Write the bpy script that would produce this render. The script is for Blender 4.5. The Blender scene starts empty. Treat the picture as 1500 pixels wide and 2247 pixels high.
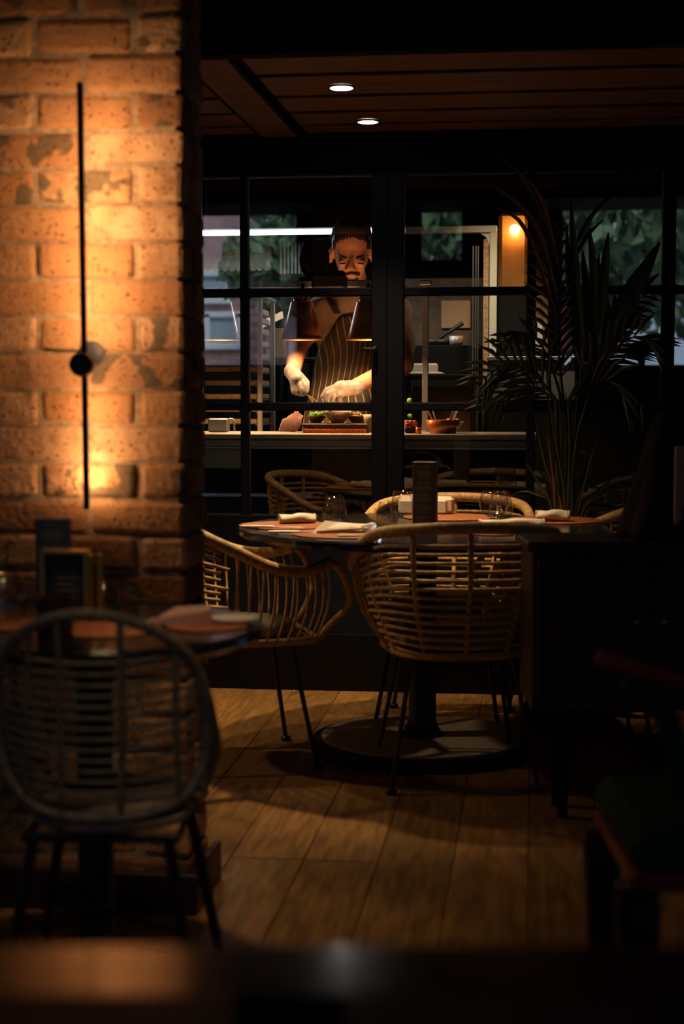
import bpy, bmesh, math, random
from mathutils import Vector, Matrix, Euler
random.seed(7)
R = math.radians
sc = bpy.context.scene
# ---------------------------------------------------------------- camera
F = 3450.0; H = 1.15; YH = 870.0; YAW = R(7.0)
PITCH = math.atan((1123.5 - YH) / F)
cam_d = bpy.data.cameras.new('camera'); cam = bpy.data.objects.new('camera', cam_d)
sc.collection.objects.link(cam); sc.camera = cam
cam_d.sensor_fit = 'VERTICAL'; cam_d.sensor_height = 36.0; cam_d.sensor_width = 24.03
cam_d.lens = F * 36.0 / 2247.0
cam.location = (0, 0, H)
cam.rotation_euler = (R(90) - PITCH, 0, YAW)
cam_d.clip_start = 0.02
cam_d.dof.use_dof = True; cam_d.dof.focus_distance = 6.4; cam_d.dof.aperture_fstop = 2.8
CM = Matrix.Translation((0, 0, H)) @ Euler((R(90) - PITCH, 0, YAW)).to_matrix().to_4x4()
CR = CM.to_3x3()
def W(px, py, D):
    """world point seen at pixel (px,py) at depth D"""
    return Vector((0, 0, H)) + CR @ (Vector(((px - 750) / F, -(py - 1123.5) / F, -1)) * D)
def ray(px, py): return CR @ Vector(((px - 750) / F, -(py - 1123.5) / F, -1))
def at(px, py, Y):
    d = ray(px, py); return Vector((0, 0, H)) + d * (Y / d.y)
def zat(px, py, z):
    d = ray(px, py); return Vector((0, 0, H)) + d * ((z - H) / d.z)
# ---------------------------------------------------------------- world, colour management
w = bpy.data.worlds.new('world'); sc.world = w; w.use_nodes = True
nt = w.node_tree; nt.nodes.clear()
wo = nt.nodes.new('ShaderNodeOutputWorld'); bg = nt.nodes.new('ShaderNodeBackground')
bg.inputs[0].default_value = (0.50, 0.68, 0.90, 1); bg.inputs[1].default_value = 2.0
nt.links.new(bg.outputs[0], wo.inputs[0])
sc.view_settings.view_transform = 'Standard'; sc.view_settings.look = 'None'
sc.view_settings.gamma = 1.0; sc.view_settings.exposure = 0.0; sc.view_settings.use_curve_mapping = False
cy = sc.cycles
cy.use_denoising = True; cy.max_bounces = 7; cy.diffuse_bounces = 3; cy.glossy_bounces = 4
cy.transmission_bounces = 6; cy.transparent_max_bounces = 16; cy.sample_clamp_indirect = 3.0
cy.caustics_reflective = False; cy.caustics_refractive = False
# ---------------------------------------------------------------- lights of the room
def kelvin(k):
    return {2200: (1, .50, .16), 2700: (1, .64, .32), 3000: (1, .72, .42), 4000: (1, .88, .72), 6500: (.86, .93, 1)}[k]
def spot(name, loc, to, watts, col, angle=80, blend=.6, size=.03):
    l = bpy.data.lights.new(name, 'SPOT'); l.energy = watts; l.color = col; l.spot_size = R(angle); l.spot_blend = blend
    l.shadow_soft_size = size
    o = bpy.data.objects.new(name, l); sc.collection.objects.link(o); o.location = loc
    o.rotation_euler = (Vector(to) - Vector(loc)).to_track_quat('-Z', 'Y').to_euler(); return o
def area(name, loc, to, watts, col, sx, sy=None):
    l = bpy.data.lights.new(name, 'AREA'); l.energy = watts; l.color = col; l.size = sx
    if sy: l.shape = 'RECTANGLE'; l.size_y = sy
    o = bpy.data.objects.new(name, l); sc.collection.objects.link(o); o.location = loc
    o.rotation_euler = (Vector(to) - Vector(loc)).to_track_quat('-Z', 'Y').to_euler(); return o
CEIL = 2.15; WY = 6.12          # soffit height, glazed wall
DL = [zat(749, 190, CEIL), zat(807, 265, CEIL)]
DLX = [Vector((-2.6, 4.6, CEIL - .02)), Vector((-.45, 2.35, 3.2)), Vector((.35, 2.1, 2.9)), Vector((-1.55, 5.3, CEIL - .02)), Vector((-.45, 1.3, 3.2))]
# ---------------------------------------------------------------- materials
MATS = {}
def mat(name, col, rough=.6, metal=0.0, noise=0.0, scale=20.0, bump=0.0, emit=None, estr=0.0, spec=.5, trans=0.0, ramp=None, coat=0.0, stretch=None, rand=0.0, hue=None):
    if name in MATS: return MATS[name]
    m = bpy.data.materials.new(name); m.use_nodes = True; n = m.node_tree.nodes; L = m.node_tree.links
    b = n['Principled BSDF']; b.inputs['Roughness'].default_value = rough; b.inputs['Metallic'].default_value = metal
    b.inputs['Base Color'].default_value = (*col, 1); b.inputs['Specular IOR Level'].default_value = spec
    if trans: b.inputs['Transmission Weight'].default_value = trans
    if coat: b.inputs['Coat Weight'].default_value = coat; b.inputs['Coat Roughness'].default_value = .08
    if noise or bump or rand:
        tc = n.new('ShaderNodeTexCoord'); mp = n.new('ShaderNodeMapping'); ns = n.new('ShaderNodeTexNoise')
        oi = n.new('ShaderNodeObjectInfo')
        vm = n.new('ShaderNodeVectorMath'); vm.operation = 'ADD'
        L.new(tc.outputs['Object'], mp.inputs[0])
        cb = n.new('ShaderNodeMath'); cb.operation = 'MULTIPLY'; cb.inputs[1].default_value = 37.0
        L.new(oi.outputs['Random'], cb.inputs[0]); L.new(mp.outputs[0], vm.inputs[0]); L.new(cb.outputs[0], vm.inputs[1])
        L.new(vm.outputs[0], ns.inputs['Vector'])
        if stretch: mp.inputs['Scale'].default_value = stretch
        ns.inputs['Scale'].default_value = scale; ns.inputs['Detail'].default_value = 5
        mx = n.new('ShaderNodeMix'); mx.data_type = 'RGBA'; mx.blend_type = 'MIX'
        c2 = hue if hue else tuple(max(0, c * (1 - noise)) for c in col)
        c1 = tuple(min(1, c * (1 + noise * .6)) for c in col)
        mx.inputs[6].default_value = (*c1, 1); mx.inputs[7].default_value = (*c2, 1)
        cr = n.new('ShaderNodeMapRange'); cr.inputs[1].default_value = .35; cr.inputs[2].default_value = .68
        L.new(ns.outputs[0], cr.inputs[0]); L.new(cr.outputs[0], mx.inputs[0])
        out = mx.outputs[2]
        if rand:
            hs = n.new('ShaderNodeHueSaturation'); mr = n.new('ShaderNodeMapRange')
            mr.inputs[3].default_value = 1 - rand; mr.inputs[4].default_value = 1 + rand
            L.new(oi.outputs['Random'], mr.inputs[0]); L.new(mr.outputs[0], hs.inputs['Value']); L.new(out, hs.inputs['Color']); out = hs.outputs[0]
        L.new(out, b.inputs['Base Color'])
        if bump:
            bp = n.new('ShaderNodeBump'); bp.inputs['Strength'].default_value = bump; bp.inputs['Distance'].default_value = .004
            L.new(ns.outputs[0], bp.inputs['Height']); L.new(bp.outputs[0], b.inputs['Normal'])
    if emit: b.inputs['Emission Color'].default_value = (*emit, 1); b.inputs['Emission Strength'].default_value = estr
    MATS[name] = m; return m
def brick_mat():
    m = bpy.data.materials.new('brick'); m.use_nodes = True; n = m.node_tree.nodes; L = m.node_tree.links
    b = n['Principled BSDF']; b.inputs['Roughness'].default_value = .85; b.inputs['Specular IOR Level'].default_value = .25
    tc = n.new('ShaderNodeTexCoord'); oi = n.new('ShaderNodeObjectInfo')
    sv = n.new('ShaderNodeMath'); sv.operation = 'MULTIPLY'; sv.inputs[1].default_value = 53.0
    va = n.new('ShaderNodeVectorMath'); va.operation = 'ADD'
    L.new(oi.outputs['Random'], sv.inputs[0]); L.new(tc.outputs['Object'], va.inputs[0]); L.new(sv.outputs[0], va.inputs[1])
    cr = n.new('ShaderNodeValToRGB'); L.new(oi.outputs['Random'], cr.inputs[0])
    e = cr.color_ramp.elements
    e[0].position = 0; e[0].color = (.74, .43, .23, 1); e[1].position = 1; e[1].color = (.64, .36, .18, 1)
    for p, c in ((.25, (.82, .52, .29, 1)), (.5, (.54, .25, .10, 1)), (.75, (.74, .42, .21, 1)), (.93, (.24, .09, .045, 1))):
        q = e.new(p); q.color = c
    def nz(sc_, det, lo, hi):
        x = n.new('ShaderNodeTexNoise'); x.inputs['Scale'].default_value = sc_; x.inputs['Detail'].default_value = det
        L.new(va.outputs[0], x.inputs['Vector']); r = n.new('ShaderNodeMapRange'); r.inputs[1].default_value = lo; r.inputs[2].default_value = hi
        L.new(x.outputs[0], r.inputs[0]); return x, r
    def mix(a, col, fac):
        x = n.new('ShaderNodeMix'); x.data_type = 'RGBA'; L.new(a, x.inputs[6]); x.inputs[7].default_value = (*col, 1); L.new(fac, x.inputs[0]); return x.outputs[2]
    _, r1 = nz(22, 4, .42, .75); c = mix(cr.outputs[0], (.50, .25, .11), r1.outputs[0])
    # burnt grey kiln marks with their own shape, on about a third of the bricks
    wv = n.new('ShaderNodeTexNoise'); wv.inputs['Scale'].default_value = 17; wv.inputs['Detail'].default_value = 2.5
    L.new(va.outputs[0], wv.inputs['Vector'])
    r2 = n.new('ShaderNodeMapRange'); r2.inputs[1].default_value = .52; r2.inputs[2].default_value = .56; L.new(wv.outputs[0], r2.inputs[0])
    fr = n.new('ShaderNodeMath'); fr.operation = 'FRACT'; m7 = n.new('ShaderNodeMath'); m7.operation = 'MULTIPLY'; m7.inputs[1].default_value = 7.3
    L.new(oi.outputs['Random'], m7.inputs[0]); L.new(m7.outputs[0], fr.inputs[0])
    gt = n.new('ShaderNodeMath'); gt.operation = 'GREATER_THAN'; gt.inputs[1].default_value = .6; L.new(fr.outputs[0], gt.inputs[0])
    mu = n.new('ShaderNodeMath'); mu.operation = 'MULTIPLY'; L.new(gt.outputs[0], mu.inputs[0]); L.new(r2.outputs[0], mu.inputs[1])
    m8 = n.new('ShaderNodeMath'); m8.operation = 'MULTIPLY'; m8.inputs[1].default_value = .8; L.new(mu.outputs[0], m8.inputs[0])
    c = mix(c, (.12, .105, .07), m8.outputs[0])
    x3, r3 = nz(110, 2, .62, .68); c = mix(c, (.14, .05, .02), r3.outputs[0])
    L.new(c, b.inputs['Base Color'])
    bp = n.new('ShaderNodeBump'); bp.inputs['Strength'].default_value = .8; bp.inputs['Distance'].default_value = .006
    x4, _ = nz(75, 8, 0, 1); L.new(x4.outputs[0], bp.inputs['Height']); L.new(bp.outputs[0], b.inputs['Normal'])
    MATS['brick'] = m; return m
def glass_mat(name, ior=1.6, tint=(1, 1, 1)):
    m = bpy.data.materials.new(name); m.use_nodes = True; n = m.node_tree.nodes; L = m.node_tree.links; n.clear()
    o = n.new('ShaderNodeOutputMaterial'); t = n.new('ShaderNodeBsdfTransparent'); g = n.new('ShaderNodeBsdfGlossy'); f = n.new('ShaderNodeFresnel'); x = n.new('ShaderNodeMixShader')
    t.inputs[0].default_value = (*tint, 1); g.inputs['Roughness'].default_value = .0; f.inputs[0].default_value = ior
    g.inputs[0].default_value = (1, 1, 1, 1)
    L.new(f.outputs[0], x.inputs[0]); L.new(t.outputs[0], x.inputs[1]); L.new(g.outputs[0], x.inputs[2]); L.new(x.outputs[0], o.inputs[0])
    MATS[name] = m; return m
M = dict(
    brick=brick_mat(),
    mortar=mat('mortar', (.50, .34, .20), .95, noise=.35, scale=60, bump=.6),
    floor=mat('oak', (.34, .19, .062), .38, noise=.45, scale=9, bump=.12, stretch=(6, .7, 1), rand=.18, hue=(.20, .105, .04)),
    sub=mat('subfloor', (.03, .02, .015), .9),
    steelblk=mat('black_steel', (.012, .013, .017), .42),
    navy=mat('navy_frame', (.006, .010, .022), .7, spec=.2),
    paintblk=mat('black_paint', (.004, .004, .005), .8, spec=.15),
    darkwood=mat('dark_wood', (.032, .011, .007), .45, noise=.5, scale=12, stretch=(1, 8, 1)),
    redwood=mat('red_wood', (.40, .07, .03), .4, noise=.4, scale=10),
    skirt=mat('skirting_paint', (.030, .016, .014), .4),
    soffit=mat('soffit_wood', (.27, .145, .06), .55, noise=.4, scale=8, stretch=(.6, 10, 1), rand=.12),
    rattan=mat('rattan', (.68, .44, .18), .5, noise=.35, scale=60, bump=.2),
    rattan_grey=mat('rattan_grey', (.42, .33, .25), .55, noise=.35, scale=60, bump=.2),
    cushion=mat('cushion_cloth', (.30, .27, .20), .9, noise=.15, scale=150, bump=.2),
    cushion_dark=mat('cushion_blue', (.025, .035, .06), .9, noise=.15, scale=150),
    tabletop=mat('table_top', (.018, .018, .022), .16, coat=.3, noise=.3, scale=30),
    basetop=mat('base_stone', (.85, .76, .62), .5, noise=.2, scale=40),
    terra=mat('leather_terracotta', (.40, .135, .055), .5, noise=.25, scale=70, bump=.15),
    napkin=mat('napkin_linen', (.80, .74, .64), .9, noise=.08, scale=200, bump=.3),
    napkin_pink=mat('napkin_pink', (.62, .40, .36), .9, noise=.08, scale=200, bump=.3),
    steel=mat('stainless', (.80, .74, .64), .4, metal=.35),
    steel_dull=mat('dull_stainless', (.28, .30, .32), .5, metal=.8),
    copper=mat('copper', (.80, .25, .08), .3, metal=.4, coat=.4),
    brass=mat('brass', (.70, .52, .22), .35, metal=1),
    menu=mat('menu_board', (.055, .045, .045), .6),
    menu_blue=mat('menu_blue', (.05, .06, .11), .5),
    menu_navy=mat('menu_navy', (.02, .035, .07), .4),
    print=mat('pale_print', (.22, .20, .19), .7),
    skin=mat('skin', (.62, .30, .18), .5, noise=.15, scale=40),
    hair=mat('hair', (.022, .012, .008), .9, noise=.5, scale=90, bump=.5),
    hairlight=mat('brow_hair', (.13, .06, .03), .8, noise=.4, scale=120, bump=.4),
    shirt=mat('tan_shirt', (.52, .38, .27), .9, noise=.15, scale=25, bump=.4),
    glove=mat('grey_glove', (.27, .26, .25), .45, noise=.25, scale=45, bump=.5),
    ceramic=mat('ceramic_cream', (.92, .80, .55), .35),
    white=mat('white_ceramic', (.85, .82, .76), .3),
    cream=mat('cream_tile', (.74, .76, .60), .4),
    kblack=mat('kitchen_black', (.004, .004, .004), .6, spec=.25),
    kbrown=mat('kitchen_brown', (.14, .085, .045), .7, noise=.3, scale=30),
    stone=mat('stone_column', (.50, .32, .18), .85, noise=.4, scale=60, bump=.5),
    tray=mat('tray_wood', (.62, .42, .20), .5, noise=.25, scale=40),
    card=mat('cardboard', (.50, .32, .16), .85),
    towel=mat('kitchen_towel', (.50, .30, .24), .95, noise=.2, scale=80, bump=.4),
    lettuce=mat('lettuce', (.22, .50, .05), .5, noise=.4, scale=60),
    red=mat('red_paint', (.45, .05, .03), .5),
    orange=mat('orange_handle', (.85, .30, .04), .4),
    leaf=mat('palm_leaf', (.022, .045, .016), .45, noise=.4, scale=20),
    leafb=mat('palm_leaf_brown', (.16, .08, .025), .5, noise=.4, scale=20),  # browner tone for the left palm blades and some reeds
    reed=mat('reed_leaf', (.03, .055, .015), .5, noise=.4, scale=20),
    pot=mat('dark_pot', (.03, .028, .027), .6, noise=.3, scale=30),
    soil=mat('soil', (.03, .02, .012), .95, noise=.4, scale=80),
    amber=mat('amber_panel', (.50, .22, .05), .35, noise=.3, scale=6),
    coatcloth=mat('brown_cloth', (.035, .019, .018), .95, noise=.4, scale=14, bump=.5),
    green=mat('green_velvet', (.015, .085, .05), .9),
    facade=mat('facade_brick', (.42, .27, .27), .9, noise=.25, scale=4),
    framewhite=mat('white_window_frame', (.75, .80, .85), .5),
    treeleaf=mat('tree_leaf', (.11, .18, .09), .6, noise=.5, scale=2),
    bark=mat('tree_bark', (.10, .07, .05), .9, noise=.4, scale=8),
    asphalt=mat('asphalt', (.22, .22, .22), .9, noise=.2, scale=3),
    frontwall=mat('front_wall', (.05, .04, .035), .9),
    bulb=mat('bulb', (1, 1, 1), .5, emit=(1, .62, .28), estr=28),
    ledw=mat('led_white', (1, 1, 1), .5, emit=(.90, .95, 1), estr=9),
    ledwarm=mat('led_warm', (1, 1, 1), .5, emit=(1, .55, .26), estr=104),
    dlw=mat('downlight_lens', (1, 1, 1), .5, emit=(1, .90, .78), estr=14),
    candle=mat('led_dot', (1, 1, 1), .5, emit=(.75, .85, 1), estr=20),
)
M['glass'] = glass_mat('window_glass', 1.85)     # double glazing: four faces worth of reflection
gm_ = bpy.data.materials.new('drinking_glass'); gm_.use_nodes = True; n = gm_.node_tree.nodes; L = gm_.node_tree.links; n.clear()
o = n.new('ShaderNodeOutputMaterial'); t = n.new('ShaderNodeBsdfTransparent'); g = n.new('ShaderNodeBsdfGlossy'); x = n.new('ShaderNodeMixShader'); lw = n.new('ShaderNodeLayerWeight'); pw_ = n.new('ShaderNodeMath'); ad_ = n.new('ShaderNodeMath')
t.inputs[0].default_value = (.96, .96, .96, 1); g.inputs['Roughness'].default_value = .03; pw_.operation = 'POWER'; pw_.inputs[1].default_value = 4; ad_.operation = 'MULTIPLY_ADD'; ad_.inputs[1].default_value = .8; ad_.inputs[2].default_value = .08
L.new(lw.outputs['Facing'], pw_.inputs[0]); L.new(pw_.outputs[0], ad_.inputs[0]); L.new(ad_.outputs[0], x.inputs[0]); L.new(t.outputs[0], x.inputs[1]); L.new(g.outputs[0], x.inputs[2]); L.new(x.outputs[0], o.inputs[0])
M['gls'] = gm_
# ---------------------------------------------------------------- mesh helpers
COL = sc.collection
class MB:
    def __init__(s): s.v = []; s.f = []
    def add(s, vs, fs):
        o = len(s.v); s.v += [Vector(v) for v in vs]; s.f += [tuple(i + o for i in f) for f in fs]; return s
    def box(s, c, d, rz=0, rx=0, ry=0):
        m = Euler((rx, ry, rz)).to_matrix(); c = Vector(c)
        vs = [c + m @ Vector((x * d[0] / 2, y * d[1] / 2, z * d[2] / 2)) for z in (-1, 1) for y in (-1, 1) for x in (-1, 1)]
        return s.add(vs, [(0, 2, 3, 1), (4, 5, 7, 6), (0, 1, 5, 4), (2, 6, 7, 3), (0, 4, 6, 2), (1, 3, 7, 5)])
    def cbox(s, c, d, bv=.004, rz=0):
        """box with chamfered edges"""
        m = Euler((0, 0, rz)).to_matrix(); c = Vector(c); bm = bmesh.new(); bmesh.ops.create_cube(bm, size=1)
        for v in bm.verts: v.co = Vector((v.co.x * d[0], v.co.y * d[1], v.co.z * d[2]))
        bmesh.ops.bevel(bm, geom=bm.edges[:], offset=min(bv, min(d) * .4), segments=1, affect='EDGES')
        bm.verts.index_update()
        s.add([c + m @ v.co for v in bm.verts], [tuple(v.index for v in f.verts) for f in bm.faces]); bm.free(); return s
    def tube(s, pts, r, n=6, smooth=0, close=False):
        pts = [Vector(p) for p in pts]
        if smooth: pts = crom(pts, smooth, close)
        k = len(pts); rs = r if isinstance(r, (list, tuple)) else [r] * k
        if len(rs) != k: rs = [rs[min(len(rs) - 1, int(i * len(rs) / k))] for i in range(k)]
        base = []; up = None
        for i, p in enumerate(pts):
            a = pts[(i - 1) % k] if (i > 0 or close) else p; b = pts[(i + 1) % k] if (i < k - 1 or close) else p
            t = (b - a).normalized() if (b - a).length > 1e-9 else Vector((0, 0, 1))
            if up is None: up = t.orthogonal().normalized()
            up = (up - t * up.dot(t)); up = up.normalized() if up.length > 1e-6 else t.orthogonal().normalized()
            sd = t.cross(up)
            base += [p + (up * math.cos(2 * math.pi * j / n) + sd * math.sin(2 * math.pi * j / n)) * rs[i] for j in range(n)]
        fs = []
        for i in range(k if close else k - 1):
            for j in range(n):
                a = i * n + j; b = i * n + (j + 1) % n; i2 = (i + 1) % k
                fs.append((a, b, i2 * n + (j + 1) % n, i2 * n + j))
        if not close: fs.append(tuple(range(n - 1, -1, -1))); fs.append(tuple((k - 1) * n + j for j in range(n)))
        return s.add(base, fs)
    def lathe(s, prof, c=(0, 0, 0), n=24, sx=1, sy=1, caps=True):
        c = Vector(c); vs = []; fs = []
        for r, z in prof:
            for j in range(n):
                a = 2 * math.pi * j / n; vs.append(c + Vector((r * math.cos(a) * sx, r * math.sin(a) * sy, z)))
        for i in range(len(prof) - 1):
            for j in range(n):
                fs.append((i * n + j, i * n + (j + 1) % n, (i + 1) * n + (j + 1) % n, (i + 1) * n + j))
        if caps and prof[0][0] > 1e-4: fs.append(tuple(range(n - 1, -1, -1)))
        if caps and prof[-1][0] > 1e-4: fs.append(tuple((len(prof) - 1) * n + j for j in range(n)))
        return s.add(vs, fs)
    def ell(s, c, r, n=14, rot=None):
        c = Vector(c); m = rot or Matrix.Identity(3); vs = []; fs = []; h = n // 2 + 1
        for i in range(1, h):
            t = math.pi * i / h
            for j in range(n):
                a = 2 * math.pi * j / n
                vs.append(c + m @ Vector((r[0] * math.sin(t) * math.cos(a), r[1] * math.sin(t) * math.sin(a), r[2] * math.cos(t))))
        k = len(vs); vs += [c + m @ Vector((0, 0, r[2])), c + m @ Vector((0, 0, -r[2]))]
        for i in range(h - 2):
            for j in range(n): fs.append((i * n + j, (i + 1) * n + j, (i + 1) * n + (j + 1) % n, i * n + (j + 1) % n))
        for j in range(n):
            fs.append((k, j, (j + 1) % n)); fs.append((k + 1, (h - 2) * n + (j + 1) % n, (h - 2) * n + j))
        return s.add(vs, fs)
    def cap(s, p1, r1, p2, r2, n=12):
        """tapered closed capsule"""
        p1 = Vector(p1); p2 = Vector(p2); d = (p2 - p1); t = d.normalized()
        pts = [p1 - t * r1 * .95, p1 - t * r1 * .6, p1] + [p1.lerp(p2, q) for q in (.33, .66)] + [p2, p2 + t * r2 * .6, p2 + t * r2 * .95]
        rs = [r1 * .3, r1 * .8, r1, r1 + (r2 - r1) * .33, r1 + (r2 - r1) * .66, r2, r2 * .8, r2 * .3]
        return s.tube(pts, rs, n)
    def build(s, name, m, parent=None, smooth=False, off=None):
        me = bpy.data.meshes.new(name)
        vs = s.v
        if off is not None:
            inv = off.inverted() if isinstance(off, Matrix) else Matrix.Translation(-Vector(off)); vs = [inv @ v for v in vs]
        me.from_pydata([tuple(v) for v in vs], [], s.f); me.update()
        me.materials.append(M[m] if isinstance(m, str) else m)
        if smooth: me.polygons.foreach_set('use_smooth', [True] * len(me.polygons))
        o = bpy.data.objects.new(name, me); COL.objects.link(o)
        if parent: o.parent = parent
        return o
def crom(p, k, close=False):
    out = []; n = len(p)
    rng = n if close else n - 1
    for i in range(rng):
        a = p[(i - 1) % n] if close else p[max(i - 1, 0)]; b = p[i]; c = p[(i + 1) % n]; d = p[(i + 2) % n] if close else p[min(i + 2, n - 1)]
        for j in range(k):
            t = j / k
            out.append(.5 * ((2 * b) + (c - a) * t + (2 * a - 5 * b + 4 * c - d) * t * t + (3 * b - a - 3 * c + d) * t ** 3))
    if not close: out.append(p[-1].copy())
    return out
def tag(o, label=None, cat=None, group=None, kind=None):
    if label: o['label'] = label
    if cat: o['category'] = cat
    if group: o['group'] = group
    if kind: o['kind'] = kind
    return o
def thing(name, label, cat, loc=(0, 0, 0), rz=0, group=None):
    o = bpy.data.objects.new(name, None); COL.objects.link(o); o.empty_display_size = .05
    o.location = loc; o.rotation_euler = (0, 0, rz); return tag(o, label, cat, group)
def struct(name, loc=(0, 0, 0)):
    o = bpy.data.objects.new(name, None); COL.objects.link(o); o.location = loc; o['kind'] = 'structure'; return o
def smesh(name, mb, m):
    o = mb.build(name, m); o['kind'] = 'structure'; return o
def link_copy(o, parent=None, loc=None, rz=None):
    c = o.copy(); COL.objects.link(c); c.parent = parent
    if loc is not None: c.location = loc
    if rz is not None: c.rotation_euler = (0, 0, rz)
    for ch in [q for q in bpy.data.objects if q.parent == o]: link_copy(ch, c)
    return c
def remesh(o, vox, it=4, fac=.5):
    m = o.modifiers.new('remesh', 'REMESH'); m.mode = 'VOXEL'; m.voxel_size = vox; m.use_smooth_shade = True
    s = o.modifiers.new('smooth', 'SMOOTH'); s.iterations = it; s.factor = fac
# ================================================================ room shell
XL, XR, YF = -3.9, 2.6, -6.0
HI = 3.25; SOF = 4.5
# floor: sub-floor slab with single planks
fl = MB().box(((XL + XR) / 2, (YF + WY) / 2, -.06), (XR - XL, WY - YF, .08)).build('floor', 'sub'); fl['kind'] = 'structure'
pv = []
for k in range(4):
    mb = MB().cbox((0, 0, 0), (.1838, 1.798, .02), .0025)
    for v in mb.v: v.z += random.uniform(-.0006, .0006)
    me = mb.build('plank', 'floor'); pv.append(me)
first = True
PW = .185
i = 0
x = -1.95
while x < 2.0:
    y0 = .2 - random.choice((0, .45, .9, 1.35))
    while y0 < WY - .1:
        y1 = min(y0 + 1.8, WY - .02)
        o = pv[i % 4].copy(); COL.objects.link(o); o.parent = fl; o.name = 'plank'
        o.location = (x, (y0 + y1) / 2, -.010 + random.uniform(-.0008, .0008)); o.scale = (1, (y1 - y0) / 1.8, 1)
        y0 = y1; i += 1
    x += PW
for o in pv: bpy.data.objects.remove(o)
smesh('wall_left', MB().box((XL - .05, (YF + WY) / 2, HI / 2), (.1, WY - YF + .2, HI)), 'paintblk')
smesh('wall_right', MB().box((XR + .05, (YF + 9.4) / 2, HI / 2), (.1, 9.4 - YF, HI)), 'paintblk')
smesh('ceiling', MB().box(((XL + XR) / 2, (YF + SOF) / 2, HI + .04), (XR - XL + .2, SOF - YF, .08)), 'paintblk')
smesh('trim_1', MB().box(((XL + XR) / 2, SOF - .03, (HI + CEIL) / 2 + .0), (XR - XL, .06, HI - CEIL + .08)), 'paintblk')   # soffit fascia
sof = MB().box(((XL + XR) / 2, (SOF + WY) / 2 + .03, CEIL + .05), (XR - XL, WY - SOF, .04)).build('ceiling_soffit', 'paintblk'); sof['kind'] = 'structure'
# soffit boards: rows of boards either side of one long board running to the glass
bx = zat(528, 210, CEIL).x
ys = [zat(900, yy, CEIL).y for yy in (113, 160, 208, 243, 272, 300)]
ys = [SOF] + [y for y in ys if y > SOF + .05]
ys[-1] = WY - .07
for a, b in zip(ys[:-1], ys[1:]):
    for (x0, x1) in ((XL + .02, bx - .085), (bx + .105, XR - .02)):
        n = 2
        for j in range(n):
            u0 = x0 + (x1 - x0) * j / n; u1 = x0 + (x1 - x0) * (j + 1) / n
            MB().cbox(((u0 + u1) / 2, (a + b) / 2, CEIL + .012), (u1 - u0 - .006, b - a - .058, .022), .002).build('board', 'soffit', sof)
MB().cbox((bx, (SOF + WY - .07) / 2, CEIL + .004), (.135, WY - SOF - .08, .022), .002).build('board', 'soffit', sof)
# header above the glazing
smesh('wall_back', MB().box(((XL + XR) / 2, WY, (2.02 + HI) / 2), (XR - XL, .12, HI - 2.02)).box(((XL + XR) / 2, WY, .11), (XR - XL, .16, .22)), 'paintblk')
# front wall behind the camera with two shop windows to the street
def opening(px0, px1, py0, py1):
    Y = 2 * WY - YF
    a = at(px0, py0, Y); b = at(px1, py1, Y); return a.x, b.x, b.z, a.z
ops = [opening(425, 650, 425, 800), opening(925, 1012, 455, 570), opening(1235, 1560, 425, 800)]
fw = MB()
xs = XL
for (x0, x1, z0, z1) in ops:
    fw.box(((xs + x0) / 2, YF - .05, HI / 2), (x0 - xs, .1, HI)) if x0 > xs else None
    x0 = max(x0, XL)
    fw.box(((x0 + x1) / 2, YF - .05, z0 / 2), (x1 - x0, .1, z0)); fw.box(((x0 + x1) / 2, YF - .05, (z1 + HI) / 2), (x1 - x0, .1, max(.01, HI - z1)))
    xs = x1
if xs < XR: fw.box(((xs + XR) / 2, YF - .05, HI / 2), (XR - xs, .1, HI))
smesh('wall_front', fw, 'frontwall')
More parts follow.
